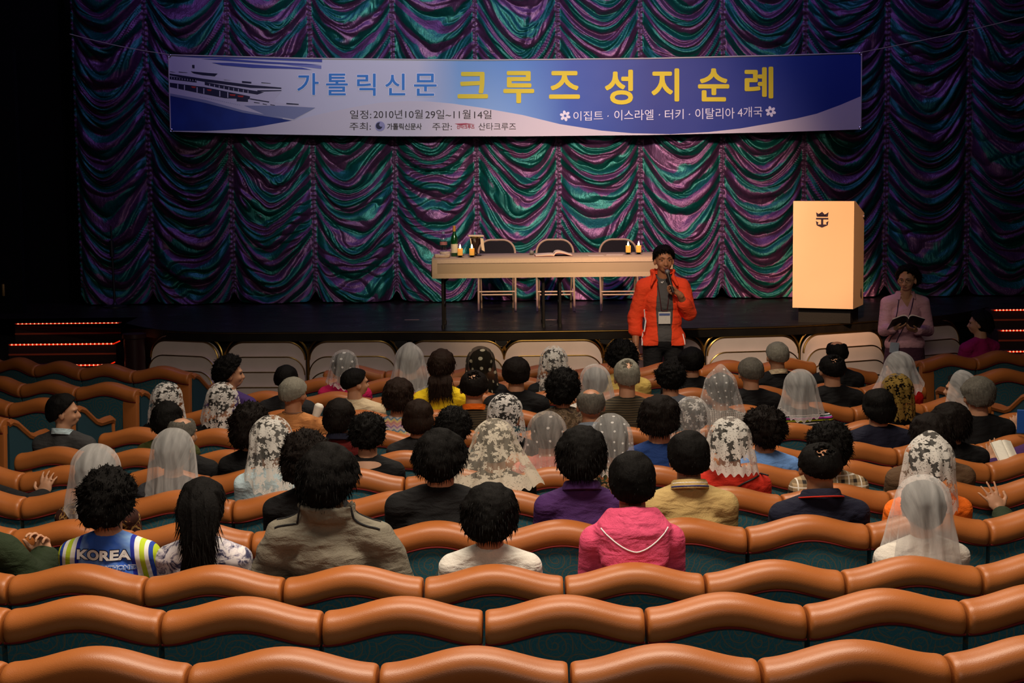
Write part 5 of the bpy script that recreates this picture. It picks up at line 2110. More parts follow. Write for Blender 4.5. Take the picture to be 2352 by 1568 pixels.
def person(row, px, py, hair, hc, top, tm, label, short, yaw=0.0, veil=None, vm=None, w=1.0, sk='n', collar=None, cmt=None, arms=None, side=None, lean=0.0, tr='trouser', hs=1.0):
    """one seated person: row, pixel of the crown (px,py), hair, clothes"""
    R = ROWS[row - 1]
    if side is None:
        rr = R['R'] - 0.26
        v = ray(px, py)
        a = v.x ** 2 + v.y ** 2
        b = -2 * v.y * YC
        c = YC ** 2 - rr ** 2
        k = (-b - math.sqrt(b * b - 4 * a * c)) / (2 * a)
        hp = CAM + v * k
        phi = math.asin(hp.x / rr)
        base = row_pos(row - 1, phi)
        base.x -= 0.07 * math.sin(phi)
        base.y += 0.07 * math.cos(phi)
        rz = phi + lean
    else:
        base, rz = side
        d = (base - CAM).dot(_f)
        fw = Vector((-math.sin(rz), math.cos(rz), 0))
        base = base + fw * 0.07
        hp = at_Y(px, py, base.y + fw.y * 0.19)
        phi = None
    tl = HC.z + 0.0955 + HAIRTOP[hair]
    if veil:
        tl = HC.z + 0.125 + veil[5] + veil[3] * 0.9
    sz = min(1.14, max(0.84, (hp.z - base.z) / tl))
    J = SJ
    key = ('st', round(yaw, 2), w < 0.97)
    if arms:
        J = seated_joints(**arms[1])
        key = (arms[0],)
    fem = w < 0.97
    me = body_mesh(key, J, yaw, female=fem, vox=0.006 if arms else 0.0085)
    o = link('person', me, skin(sk))
    o.location = base
    o.rotation_euler = (0, 0, rz)
    o.scale = (w, 1.0, sz)
    tag(o, label, 'person', 'seated audience')
    h = link('hair', get_hair('under' if (veil and hair not in ('pony',)) else hair, len(PEOPLE)), hair_mat(hc), o)
    h.location = HC
    h.rotation_euler = (0, 0, yaw)
    h.scale = (hs, hs, hs)
    if arms and len(arms) > 2:
        tmh = fuse(figure(J, arms[2], 'top'), 0.011, 4)
    else:
        tmh = get_top('female' if (fem and top == 'shirt') else top)
    g = link({'shirt': 'shirt', 'jacket': 'jacket', 'hoodie': 'hoodie', 'utility': 'jacket'}[top], tmh, TM[tm], o)
    if collar:
        cme = COLLAR if collar == 'fall' else COLLAR_S
        cc = link('collar', cme, TM[cmt or tm], o)
        cc.location = V3(0, 0.178, 1.046 if top != 'jacket' else 1.056)
    link('trousers', TROU, TM[tr], o)
    if abs(yaw) > 0.5:
        for sx in (-1, 1):
            mb = MB()
            q = HC + Matrix.Rotation(yaw, 3, 'Z') @ V3(sx * 0.032, 0.078, -0.012)
            mb.ell(q, (0.013, 0.013, 0.009), None, 10)
            mb.build('eye', EYEM, o)
    if veil:
        vl = link('veil', get_veil(veil), VM[vm], o)
        vl.location = HC
        vl.rotation_euler = (0, 0, yaw)
        vl.scale = (1 / w, 1, 1 / max(sz, 0.9))
    PEOPLE.append(dict(row=row, phi=phi, short=short, o=o))
    return o


EYEM = M_plain('eye_dark', (0.02, 0.012, 0.01), 0.15, 0, 0.6)
# ------------------------------------------------------------------ the audience, row by row (row 1 is closest to the camera)
# veil keys: (seed, length, flare, peak, front angle, big, waviness, skew)
VN = (1, 0.30, 0.05, 0.0, 2.05, 0.0, 0.016, 0.0)
P = person
# row 3
P(3, 245, 1072, 'perm', 'black', 'shirt', 'jersey', 'person with big black perm in a blue white and lime jersey reading KOREA', 'the person in the KOREA jersey', w=1.0)
P(3, 462, 1094, 'long', 'black', 'shirt', 'splash', 'woman with long black hair down her back in a white top splashed black', 'the long haired woman in splashed white top', w=0.95)
P(3, 752, 1022, 'full', 'black', 'utility', 'utility', 'broad person with full black hair in a grey khaki jacket with shoulder straps', 'the person in grey khaki jacket', w=1.1, yaw=-0.25, hs=1.05)
P(3, 1124, 1116, 'full', 'black', 'shirt', 'white', 'person with round black bob in a plain white knit top', 'the person in plain white top', w=0.98, hs=1.08)
P(3, 1452, 1040, 'short', 'black', 'hoodie', 'pink', 'person with short black hair in a bright pink hoodie', 'the person in pink hoodie', w=0.98)
P(3, 2120, 1104, 'under', 'black', 'shirt', 'offwhite', 'woman under a long sheer white veil in an off-white blouse, closest veil to the camera', 'the woman under the long sheer veil', w=0.95, veil=(2, 0.37, 0.055, 0.0, 2.1, 0.004, 0.026, 0.05), vm='tulle')
# row 4
P(4, 218, 1024, 'under', 'black', 'shirt', 'swirl', 'woman under a plain white veil in a brown swirl patterned top', 'the veiled woman in brown swirl top', w=0.95, veil=(3, 0.24, 0.035, 0.0, 2.1, 0.004, 0.014, 0.0), vm='tulle')
P(4, 700, 988, 'perm', 'dark', 'shirt', 'black', 'woman with puffy black hair in a black top partly behind the grey khaki jacket', 'the puffy haired woman in black', w=0.96)
P(4, 1010, 985, 'full', 'black', 'jacket', 'black', 'man with thick black hair in a wide black suit jacket', 'the man in wide black suit', w=1.12, yaw=-0.15)
P(4, 1335, 982, 'full', 'black', 'shirt', 'purple', 'person with tall black hair in a deep purple polo shirt', 'the person in purple polo', w=1.02, collar='fall', hs=1.04)
P(4, 1582, 992, 'short', 'black', 'jacket', 'tan', 'man with neat black hair in a tan shirt with blue and white striped collar', 'the man in tan shirt', w=1.0, collar='fall')
P(4, 1884, 1018, 'thin', 'black', 'shirt', 'navy', 'man with thinning crown in a navy polo with red collar trim', 'the man in navy polo', w=1.1, collar='fall', sk='d')
P(4, 2135, 996, 'under', 'black', 'shirt', 'orange', 'woman in a bright orange top under a big black and white lace veil', 'the veiled woman in orange', w=0.98, veil=(4, 0.24, 0.02, 0.02, 2.1, 0.006, 0.010, 0.0), vm='lacedense')
# row 5
P(5, 398, 1038, 'under', 'black', 'shirt', 'darkgrey', 'woman in dark grey under a long plain white veil behind the long black hair', 'the long veiled woman in dark grey', w=0.95, veil=(5, 0.36, 0.030, 0.0, 2.1, 0.002, 0.018, 0.03), vm='tulle')
P(5, 622, 958, 'under', 'black', 'shirt', 'paleblue', 'woman in a pale blue top under a tall white flowered lace veil', 'the veiled woman in pale blue', w=0.95, veil=(6, 0.26, 0.045, 0.0, 2.1, 0.002, 0.012, 0.03), vm='lace')
P(5, 1136, 966, 'under', 'black', 'shirt', 'black', 'woman in black under a wide spreading cream lace veil with scalloped border', 'the woman under the spreading cream lace veil', w=0.98, veil=(7, 0.25, 0.13, 0.0, 2.2, 0.006, 0.020, 0.0), vm='cream')
P(5, 1403, 954, 'under', 'black', 'shirt', 'flowers', 'woman under a dotted white veil in a dark flowered top', 'the dotted veil woman in flowered top', w=0.95, veil=(8, 0.19, 0.02, 0.0, 2.05, 0.0, 0.012, 0.0), vm='dots')
P(5, 1676, 962, 'under', 'black', 'shirt', 'red', 'woman in a red jacket under a black and white lace veil with a cut edge', 'the veiled woman in red jacket', w=1.02, veil=(9, 0.17, 0.035, 0.0, 2.1, 0.004, 0.010, 0.02), vm='lacedense')
P(5, 1905, 976, 'perm', 'black', 'shirt', 'plaid', 'woman with curly black hair wearing a beige plaid scarf', 'the curly woman in plaid scarf', w=0.98)
P(5, 2140, 950, 'full', 'dark', 'jacket', 'brown', 'person in a brown suede jacket mostly behind the big lace veil', 'the person in brown suede jacket', w=1.05)
# row 6
P(6, 418, 980, 'bald', 'saltpepper', 'jacket', 'black', 'balding man with bare shiny crown in a black jacket', 'the balding man in black jacket', w=0.92, collar='stand', cmt='darkgrey', yaw=-0.3)
P(6, 572, 928, 'perm', 'dark', 'shirt', 'black', 'woman with long puffy dark perm in black beside the pale blue veiled woman', 'the puffy permed woman in black', w=0.88, hs=1.1)
P(6, 843, 947, 'curly', 'black', 'shirt', 'black', 'woman with short curly black hair and bare nape in a black dress', 'the woman with bare nape in black dress', w=0.98)
P(6, 1040, 932, 'curly', 'black', 'shirt', 'charcoal', 'person with tousled black hair partly behind the wide black suit', 'the tousled haired person', w=0.98)
P(6, 1256, 949, 'under', 'black', 'shirt', 'salmon', 'woman in a salmon top under a sheer veil with small white ticks', 'the ticked veil woman in salmon', w=0.95, veil=(10, 0.26, 0.06, 0.0, 2.1, 0.002, 0.012, 0.0), vm='ticks')
P(6, 1514, 908, 'full', 'dark', 'shirt', 'blue', 'man with dark hair in a bright blue jacket', 'the man in blue jacket', w=1.1, yaw=-0.2)
P(6, 1756, 950, 'afro', 'dark', 'shirt', 'lightblue', 'person with round dark afro perm in a light blue shirt', 'the afro haired person in light blue', w=1.0)
P(6, 2190, 926, 'full', 'dark', 'jacket', 'black', 'person with wavy dark hair in black sitting behind the brown suede jacket', 'the wavy haired person in black', w=1.1, lean=0.1)
# row 7
P(7, 143, 905, 'short', 'black', 'jacket', 'greysuit', 'man in grey suit turned in profile to face the stage middle', 'the man in grey suit in profile', w=0.93, yaw=-1.15, collar='stand', cmt='paleblue')
P(7, 383, 950, 'bob', 'black', 'shirt', 'olive', 'person with round black bob in dark olive before the black lace veil', 'the bobbed person in olive', w=0.97)
P(7, 778, 913, 'bob', 'dark', 'shirt', 'darkred', 'woman with dark bob in a dark red top with navy collar', 'the bobbed woman in dark red', w=0.97, collar='fall', cmt='navy')
P(7, 960, 915, 'straight', 'brown', 'shirt', 'charcoal', 'woman with smooth long brown hair in charcoal', 'the smooth brown haired woman', w=0.96)
P(7, 1160, 907, 'under', 'black', 'shirt', 'black', 'woman in black lace veil with dense white flowers beside the orange collar', 'the woman under the dense flowered black lace', w=0.95, veil=(11, 0.20, 0.02, 0.0, 2.1, 0.0, 0.010, 0.0), vm='lacefine')
P(7, 1357, 892, 'bald', 'saltpepper', 'shirt', 'greyblue', 'bald crowned man with dark sides in a blue grey shirt', 'the bald crowned man in blue grey', w=1.0, collar='fall', sk='d')
P(7, 1590, 919, 'under', 'black', 'shirt', 'charcoal', 'woman under a pale net veil with one cluster of lace flowers', 'the woman under the pale flower cluster veil', w=0.95, veil=(12, 0.22, 0.02, 0.0, 2.1, 0.0, 0.012, 0.0), vm='lacepale')
P(7, 2018, 890, 'straight', 'black', 'jacket', 'navy', 'woman with smooth black hair in a dark navy coat', 'the smooth haired woman in navy coat', w=1.05)
P(7, 2248, 866, 'short', 'saltpepper', 'jacket', 'black', 'man with close cut dark hair in a black suit half hiding a white veil', 'the close cropped man in black suit', w=1.12)
# row 8
P(8, 384, 928, 'under', 'black', 'shirt', 'black', 'woman under black and white lace half hidden by a black bob', 'the lace veiled woman behind the black bob', w=0.88, veil=(13, 0.20, 0.02, 0.0, 2.1, 0.0, 0.010, 0.0), vm='lacefine')
P(8, 510, 893, 'under', 'black', 'shirt', 'black', 'woman under a shoulder length black and white lace veil behind the purple top', 'the lace veiled woman by the purple top', w=0.90, veil=(14, 0.20, 0.045, 0.0, 2.1, 0.004, 0.012, 0.02), vm='lacefine', yaw=-0.3)
P(8, 672, 866, 'crew', 'grey', 'shirt', 'tanshirt', 'man with short grey hair and bare neck in a tan shirt', 'the grey haired man in tan shirt', w=1.05, yaw=-0.35, sk='d')
P(8, 914, 868, 'full', 'brown', 'shirt', 'zigzag', 'woman with dark brown bob in a pastel zigzag top', 'the woman in pastel zigzag top', w=0.97)
P(8, 1088, 851, 'thin', 'dark', 'jacket', 'finestripe', 'man with thin brown hair in a striped olive jacket with orange collar', 'the man with orange collar', w=1.05, collar='stand', cmt='orange')
P(8, 1292, 843, 'afro', 'black', 'jacket', 'camo', 'woman with curly black hair in a mottled brown jacket', 'the curly woman in mottled brown', w=0.92)
P(8, 1440, 825, 'thin', 'grey', 'jacket', 'finestripe', 'elderly man with grey hair and bare pink crown in a brown striped jacket', 'the grey elderly man in brown stripes', w=0.98)
P(8, 1655, 842, 'under', 'black', 'shirt', 'checks', 'woman under a tall pointed veil with rows of tiny white dots', 'the woman under the pointed dotted veil', w=1.0, veil=(15, 0.31, 0.085, 0.035, 2.2, 0.004, 0.010, 0.0), vm='dots')
P(8, 1838, 851, 'under', 'black', 'shirt', 'stripes', 'woman in a multicoloured striped shirt under a sheer white veil', 'the veiled woman in striped shirt', w=1.1, veil=(16, 0.22, 0.05, 0.0, 2.1, 0.0, 0.014, 0.0), vm='tulle')
P(8, 2062, 866, 'under', 'black', 'shirt', 'black', 'woman under a gold and black lace veil', 'the woman under the gold lace veil', w=0.97, veil=(17, 0.22, 0.02, 0.0, 2.1, 0.0, 0.010, 0.0), vm='gold')
P(8, 2205, 858, 'under', 'black', 'shirt', 'charcoal', 'woman under a white veil turned sideways behind the close cropped man', 'the turned veiled woman behind the cropped man', w=0.95, veil=(18, 0.20, 0.06, 0.0, 2.0, 0.004, 0.016, 0.04), vm='tulle', yaw=0.8)
# row 9
P(9, 526, 817, 'curly', 'black', 'shirt', 'violet', 'woman with round curly black hair in violet shown in profile', 'the curly woman in violet in profile', w=0.94, yaw=-1.1, hs=1.08)
P(9, 656, 838, 'crew', 'black', 'jacket', 'charcoal', 'man with flat black hair in dark grey jacket behind the short grey hair', 'the man in dark grey behind the grey hair', w=0.95)
P(9, 814, 845, 'crew', 'black', 'jacket', 'creamj', 'man with black hair in a cream jacket turning aside', 'the man in cream jacket', w=0.98, yaw=-0.9)
P(9, 1013, 800, 'pony', 'brown', 'shirt', 'yellow', 'woman with loose brown ponytail in a bright yellow top', 'the ponytail woman in yellow', w=1.0)
P(9, 1185, 821, 'short', 'dark', 'jacket', 'black', 'man with shiny thinning dark hair in a black suit beside the flowered net veil', 'the thin haired man in black', w=1.05)
P(9, 1367, 839, 'under', 'black', 'shirt', 'offwhite', 'woman under a broad white veil flat on top beside the elderly grey man', 'the woman under the flat white veil', w=0.97, veil=(19, 0.21, 0.035, 0.0, 2.1, 0.004, 0.014, 0.02), vm='tulle')
P(9, 1540, 828, 'curly', 'black', 'shirt', 'greyblue', 'person with bushy black hair in a grey blue top below the presenter', 'the bushy haired person in grey blue', w=1.05)
P(9, 1725, 821, 'crew', 'saltpepper', 'jacket', 'black', 'man with dark grey thinning hair in black beside the pointed dotted veil', 'the dark grey haired man in black', w=1.05)
P(9, 1912, 815, 'thin', 'black', 'jacket', 'black', 'man with black hair and small bare crown in black before the bald man', 'the small crowned man in black', w=1.1)
P(9, 2064, 810, 'under', 'black', 'shirt', 'brightred', 'woman in bright red under a white veil blown aside', 'the veiled woman in bright red', w=0.95, veil=(20, 0.17, 0.09, 0.0, 2.1, 0.006, 0.018, -0.08), vm='tulle', yaw=0.4)
# row 10
P(10, 790, 806, 'under', 'black', 'shirt', 'magenta', 'woman in magenta under a white veil with round dots', 'the dotted veil woman in magenta', w=1.0, veil=(21, 0.19, 0.04, 0.0, 2.1, 0.0, 0.014, 0.03), vm='sparse')
P(10, 940, 790, 'under', 'black', 'shirt', 'black', 'woman in black under a tall white veil peaked at the crown', 'the woman under the peaked white veil', w=1.0, veil=(22, 0.25, 0.06, 0.015, 2.1, 0.004, 0.016, 0.02), vm='tulle')
P(10, 1104, 798, 'under', 'black', 'shirt', 'black', 'woman under a black net veil with scattered cream flowers', 'the woman under the black flowered net', w=0.97, veil=(23, 0.24, 0.03, 0.0, 2.1, 0.004, 0.010, 0.0), vm='blackdots')
P(10, 1272, 796, 'under', 'black', 'shirt', 'black', 'woman in black under white lace falling to one side behind the curly head', 'the woman under side falling lace', w=0.97, veil=(24, 0.24, 0.03, 0.0, 2.1, 0.002, 0.012, -0.05), vm='lace')
P(10, 1428, 779, 'perm', 'black', 'shirt', 'paleyellow', 'woman with large black hair in pale yellow behind the elderly grey man', 'the woman in pale yellow', w=1.08)
P(10, 1588, 798, 'short', 'black', 'jacket', 'black', 'man with glossy black hair in black directly before the presenter', 'the glossy haired man before the presenter', w=1.05)
P(10, 1786, 785, 'crew', 'grey', 'jacket', 'black', 'man with light grey hair in black with pale collar', 'the light grey haired man with pale collar', w=1.0, collar='stand', cmt='creamj')
P(10, 1920, 783, 'bald', 'black', 'jacket', 'black', 'bald headed man in black jacket before the lectern', 'the bald man before the lectern', w=1.0, sk='d', lean=-0.05)
# side block beyond the aisle
sb = min([s for s in SIDE if s['loc'].x > 0 and s['blk'] == 'first'], key=lambda s: abs(proj(s['loc'] + Vector((0, 0, 1.0)))[0] - 2277))
P(12, 2277, 709, 'bob', 'black', 'shirt', 'darkmagenta', 'woman in magenta with black hair turned to face the stage middle, beside red lit stairs', 'the woman in magenta', w=1.0, yaw=0.75, side=(sb['loc'].copy(), sb['rz']))

# people cut by the picture edge, seen by an arm or a hand
A1 = dict(elR=V3(0.25, 0.24, 0.78), wrR=V3(0.245, 0.36, 0.87), handR=((-0.15, 0.25, 1), (-0.3, -1, 0), (-0.9, 0.3, 0), 0.9), sleeve=0.98)
P(3, -92, 1075, 'short', 'black', 'jacket', 'green', 'person in a dark green jacket with fist raised, cut off beside the jersey', 'the person in dark green jacket', arms=('green', A1, 0.026), w=1.1)
A2 = dict(elR=V3(0.30, 0.44, 0.80), wrR=V3(0.245, 0.73, 0.775), handR=((0.15, 0.25, 1), (0, 1, -0.2), (-1, 0, 0.1), 0.25), sleeve=0.96)
P(5, -118, 985, 'short', 'black', 'shirt', 'black', 'person in black outside the picture whose hand grips the seat ahead', 'the person gripping the seat ahead', arms=('grip', A2, 0.016), w=1.0)
A3 = dict(elL=V3(-0.30, 0.42, 0.74), wrL=V3(-0.235, 0.68, 0.80), handL=((-0.45, 0.25, 1), (0, 1, 0), (0.95, 0, 0.5), 0.12, 0.2), sleeve=0.80)
o = P(4, 2520, 1000, 'short', 'black', 'shirt', 'green', 'person outside the picture whose braceleted hand spreads on the seat ahead', 'the person with the spread hand', arms=('spread', A3, 0.018), w=1.0)
mb = MB()
for q, rr in ((0.0, 0.036), (0.016, 0.035)):
    cw = V3(-0.235, 0.68, 0.80) + V3(0.004, -0.015, -0.035 - q)
    mb.tube([cw + V3(rr * math.cos(a), rr * math.sin(a), 0.006 * math.cos(a)) for a in np.linspace(0, 6.28, 21)[:-1]], 0.006, 6, closed=True)
mb.build('bracelet', M_plain('wood_beads', (0.50, 0.26, 0.08), 0.4), o)
A4 = dict(elL=V3(-0.26, 0.30, 0.74), wrL=V3(-0.22, 0.40, 0.93), handL=((0.1, 0.3, 1), (0.4, 1, 0), (0.9, -0.3, 0), 0.7), sleeve=0.85)
P(7, 2450, 880, 'short', 'black', 'shirt', 'charcoal', 'person outside the picture whose hand holds up a blue booklet', 'the person holding the blue booklet', arms=('booklet', A4, 0.018), w=1.0)
A5 = dict(elL=V3(-0.25, 0.28, 0.74), wrL=V3(-0.17, 0.46, 0.84), handL=((0.2, 0.6, 0.7), (0.2, 0.5, 1), (0.9, -0.3, 0), 0.5), sleeve=0.9)
P(6, 2402, 925, 'short', 'black', 'shirt', 'purple', 'person in dark purple outside the picture reading an open white book', 'the person reading the open book', arms=('reader', A5, 0.018), w=1.0)

# writing and trim on the clothes
byshort = {q['short']: q['o'] for q in PEOPLE}


def bvh_of(o):
    me = o.data
    return BVHTree.FromPolygons([v.co.copy() for v in me.vertices], [tuple(f.vertices) for f in me.polygons])


def child(o, stem_):
    return [c for c in o.children if c.name.split('.')[0] == stem_][0]


def on_back(bv, x, z, lift=0.002, d=1):
    hit = bv.ray_cast(Vector((x, -1.0 * d, z)), Vector((0, 1 * d, 0)))
    return (hit[0] + Vector((0, -lift * d, 0))) if hit[0] is not None else Vector((x, 0.08, z))


def back_text(o, top, text, x0, x1, z0, z1, mat, bold, lift, nm='lettering'):
    V, F = glyphs(text, bold)
    bm = bmesh.new()
    lo, hi = V.min(0), V.max(0)
    q = (V - lo) / (hi - lo)
    bv = bvh_of(child(o, top))
    mb = MB()
    mb.add([on_back(bv, x0 + (x1 - x0) * a, z0 + (z1 - z0) * b, lift) for a, b in q], F)
    return link(nm, mb.mesh(nm, False, fix=False), mat, o)


TXW = M_print('jersey_white', (235, 235, 235))
TXN = M_print('jersey_navy', (20, 22, 60))
o = byshort['the person in the KOREA jersey']
zk = o.scale[2]
back_text(o, 'shirt', 'KOREA', -0.117, 0.113, 0.832 / zk, 0.878 / zk, TXN, 0.085, 0.003, 'lettering_outline')
back_text(o, 'shirt', 'KOREA', -0.113, 0.109, 0.835 / zk, 0.875 / zk, TXW, 0.045, 0.006)
back_text(o, 'shirt', 'MARATHONER', -0.05, 0.135, 0.796 / zk, 0.816 / zk, TXW, 0.075, 0.003, 'lettering_outline')
back_text(o, 'shirt', 'MARATHONER', -0.048, 0.133, 0.798 / zk, 0.814 / zk, M_print('jersey_blue', (60, 110, 200)), 0.03, 0.005)
o = byshort['the person in pink hoodie']
bv = bvh_of(child(o, 'hoodie'))
mb = MB()
pts = []
for k in range(25):
    u = -1 + 2 * k / 24
    pts.append(on_back(bv, 0.135 * u, 0.935 + 0.085 * abs(u) ** 1.6, 0.0005))
mb.tube(pts, 0.0028, 6)
mb.build('white_piping', TXW, o)
o = byshort['the man in tan shirt']
for z, m, r in ((0.026, TXW, 0.0035), (0.008, M_print('collar_blue', (35, 45, 120)), 0.004)):
    mb = MB()
    rr = 0.0755 + (0.026 - z) * 0.36 + 0.003
    mb.tube([V3(rr * 1.02 * math.sin(a), 0.174 - rr * 1.02 * math.cos(a), 1.056 + z - (-rr * math.cos(a) + 0.06) * 0.30) for a in np.linspace(-1.25, 1.25, 17)], r, 6)
    mb.build('collar_stripe', m, o)
o = byshort['the man in navy polo']
mb = MB()
mb.tube([V3(0.093 * math.sin(a), 0.175 - 0.093 * math.cos(a), 1.046 + 0.001 - (-0.09 * math.cos(a) + 0.06) * 0.30) for a in np.linspace(-1.5, 1.5, 21)], 0.0045, 6)
mb.build('collar_stripe', TM['red'], o)
o = byshort['the veiled woman in red jacket']
bv = bvh_of(child(o, 'shirt'))
mb = MB()
mb.tube([on_back(bv, -0.17 + 0.34 * k / 20, 0.86 + 0.16 * k / 20, 0.003) for k in range(21)], 0.005, 6)
mb.build('bag_strap', BLACKM, o)
o = byshort['the grey haired man in tan shirt']
mb = MB()
mb.tube([V3(0.066 * math.sin(a), 0.180 - 0.066 * math.cos(a), 1.055) for a in np.linspace(-2.4, 2.4, 25)], 0.0022, 5)
mb.build('neck_cord', BLACKM, o)
o = byshort['the woman with bare nape in black dress']
# scooped neckline showing the upper back
mb = MB()
bv = bvh_of(child(o, 'shirt'))
pts = []
for k in range(20):
    a = 2 * math.pi * k / 20
    pts.append(on_back(bv, 0.085 * math.cos(a), 0.998 + 0.026 * math.sin(a), 0.0025))
mb.poly(pts)
mb.build('bare_upper_back', skin('p'), o)
o = byshort['the person in grey khaki jacket']
bv = bvh_of(child(o, 'jacket'))
for sx in (-1, 1):
    for yy in (0.135, 0.185):
        pts = []
        for k in range(10):
            hit = bv.ray_cast(Vector((sx * (0.085 + 0.105 * k / 9), yy, 2.0)), Vector((0, 0, -1)))
            if hit[0] is not None:
                pts.append(hit[0] + Vector((0, 0, 0.002)))
        mb = MB()
        mb.tube(pts, 0.0042, 6)
        mb.build('shoulder_strap', TM['charcoal'], o)
# ---- things held or lying in the rows
dB = (Vector((0, 0, 0)) + at_d(2344, 968, ROW_D[6] + 0.30))
mb = MB()
mb.box(dB + V3(0.03, 0, 0), (0.10, 0.012, 0.15), (0.15, 0.0, -0.3), bev=0.003)
o = mb.build('booklet', M_plain('blue_cover', (0.02, 0.10, 0.42), 0.4), None, False)
tag(o, 'blue booklet held up at the picture edge above the open white book', 'book')
dB = at_d(2312, 1050, ROW_D[5] + 0.32)
open_book('open_book', dB, 0.25, 0.06, 0.20, 0.022, 0.012, 0.012, 'open white paged book held by the reader at the picture edge', PAPER, rx=0.75, pages=M_plain('white_pages', (0.80, 0.76, 0.66), 0.8))
dB = at_d(730, 942, ROW_D[7] + 0.25)
mb = MB()
mb.lathe([(0.026, -0.04), (0.032, 0.025), (0.030, 0.035), (0.020, 0.045), (0.001, 0.047)], dB, 16)
for i, v in enumerate(mb.v):
    p = Vector(v) - dB
    mb.v[i] = tuple(dB + Matrix.Rotation(0.35, 3, 'Y') @ p)
o = mb.build('paper_cup', M_plain('white_cup', (0.85, 0.80, 0.70), 0.5), None)
tag(o, 'white paper cup tilted beside the grey haired man in tan shirt', 'cup')

# ------------------------------------------------------------------ seats, now that everyone is placed
rows_vis = {}
for s in SEATPLAN:
    i = s['row']
    R = ROWS[i]
    e = [proj(Vector((R['R'] * math.sin(s['phi'] + k * SW / 2 / R['R']), YC - R['R'] * math.cos(s['phi'] + k * SW / 2 / R['R']), R['crest'])))[0] for k in (-1, 1)]
    s['vis'] = e[1] > 4 and e[0] < 2348
    if s['vis']:
        rows_vis.setdefault(i, []).append(s)
RN = ['first', 'second', 'third', 'fourth', 'fifth', 'sixth', 'seventh', 'eighth', 'ninth', 'tenth', 'eleventh', 'twelfth']
used = set()
for s in SEATPLAN:
    i = s['row']
    R = ROWS[i]
    occ = None
    for q in PEOPLE:
        if q['row'] == i + 1 and q['phi'] is not None and abs(q['phi'] - s['phi']) < SW / 2 / R['R'] and q['short'] not in used:
            occ = q['short']
            used.add(occ)
            break
    if s['vis']:
        n = rows_vis[i].index(s)
        if occ:
            lb = 'orange leather theatre seat occupied by ' + occ
        else:
            lb = 'vacant orange leather theatre seat, %s along the %s row from the camera' % (ORD[n], RN[i])
    else:
        lb = 'orange leather theatre seat just beyond the %s end of the %s row from the camera' % ('left' if s['phi'] < 0 else 'right', RN[i])
    place_seat(row_pos(i, s['phi']), s['phi'], lb, 'theatre seats of the %s row' % RN[i], s['end'])
for s in SIDE:
    blk = 'by the black wall' if s['loc'].x < 0 else 'beside the woman in magenta'
    nm = 'aisle end' if s['n'] == 0 else ORD[s['n']]
    place_seat(s['loc'], s['rz'], 'orange topped %s seat, %s turned side row %s' % (nm, s['blk'], blk), 'turned side block seats', s['end'])
# ------------------------------------------------------------------ the two standing people


def std_joints(**kw):
    J = dict(pelvis=V3(0, 0, 0.94), chest=V3(0, 0.0, 1.27), neck=V3(0, 0.02, 1.480), head=V3(0, 0, 1.655),
             shL=V3(-0.162, 0.01, 1.395), shR=V3(0.162, 0.01, 1.395), hipL=V3(-0.09, 0, 0.92), hipR=V3(0.09, 0, 0.92),
             knL=V3(-0.10, -0.02, 0.50), knR=V3(0.10, -0.02, 0.50), anL=V3(-0.10, 0.02, 0.09), anR=V3(0.10, 0.02, 0.09), toL=V3(-0.12, -0.14, 0.03), toR=V3(0.12, -0.14, 0.03))
    J.update(kw)
    return J


def face_parts(o, C, R, brow=HAIRM):
    T = lambda x, y, z: C + R @ Vector((x, y, z))
    for sx in (-1, 1):
        mb = MB()
        mb.ell(T(sx * 0.032, 0.0845, -0.014), (0.0120, 0.0080, 0.0036), R.to_4x4(), 12, 0)
        mb.ell(T(sx * 0.032, 0.0895, -0.014), (0.0060, 0.0052, 0.0038), R.to_4x4(), 10, 1)
        mb.build('eye', [M_plain('eye_white', (0.20, 0.17, 0.15), 0.4), EYEM], o)
        mb = MB()
        mb.tube([T(sx * 0.014, 0.0985, 0.006), T(sx * 0.032, 0.0935, 0.012), T(sx * 0.052, 0.081, 0.007)], [0.0025, 0.0032, 0.0016], 6)
        mb.build('eyebrow', hair_mat('black'), o)
    mb = MB()
    mb.ell(T(0, 0.0985, -0.0745), (0.021, 0.006, 0.0042), R.to_4x4(), 12)
    mb.ell(T(0, 0.0975, -0.083), (0.018, 0.006, 0.0048), R.to_4x4(), 12)
    mb.build('lips', M_plain('lip', (0.26, 0.09, 0.07), 0.45), o)


def cut_front(me, test, thick=0.006):
    bm = bmesh.new()
    bm.from_mesh(me)
    kill = [f for f in bm.faces if test(f.calc_center_median())]
    bmesh.ops.delete(bm, geom=kill, context='FACES')
    for _ in range(12):
        new = {}
        for v in bm.verts:
            be = [e_ for e_ in v.link_edges if e_.is_boundary]
            if len(be) == 2:
                a_, b_ = be[0].other_vert(v), be[1].other_vert(v)
                new[v] = v.co * 0.4 + (a_.co + b_.co) * 0.3
        for v, c_ in new.items():
            v.co = c_
    bm.to_mesh(me)
    bm.free()
    return me


# ---- presenter
pd = at_d(1523, 600, 15.8)
PM = Vector((pd.x, pd.y, 0.0))
HR = Matrix.Rotation(math.pi + 0.10, 3, 'Z') @ Matrix.Rotation(-0.03, 3, 'X')
J = std_joints(elL=V3(-0.245, 0.03, 1.13), wrL=V3(-0.245, -0.05, 0.90), elR=V3(0.225, -0.05, 1.165), wrR=V3(0.125, -0.205, 1.345))
J['head'] = V3(0.005, -0.02, 1.650)
J['handL'] = ((0.05, -0.05, -1), (1, 0, 0), (0, -1, 0), 0.5)
J['handR'] = ((-0.75, -0.15, 0.62), (-0.45, 0.2, -0.8), (-0.35, -0.5, 0.8), 1.15, 0.02)
J['sleeve'] = 0.30
body = figure(J, 0, 'body', HR)
me = fuse(body, 0.0055, 3)
pr = link('person', me, skin('d'))
pr.location = PM
pr.scale = (1.03, 1.03, 1.035)
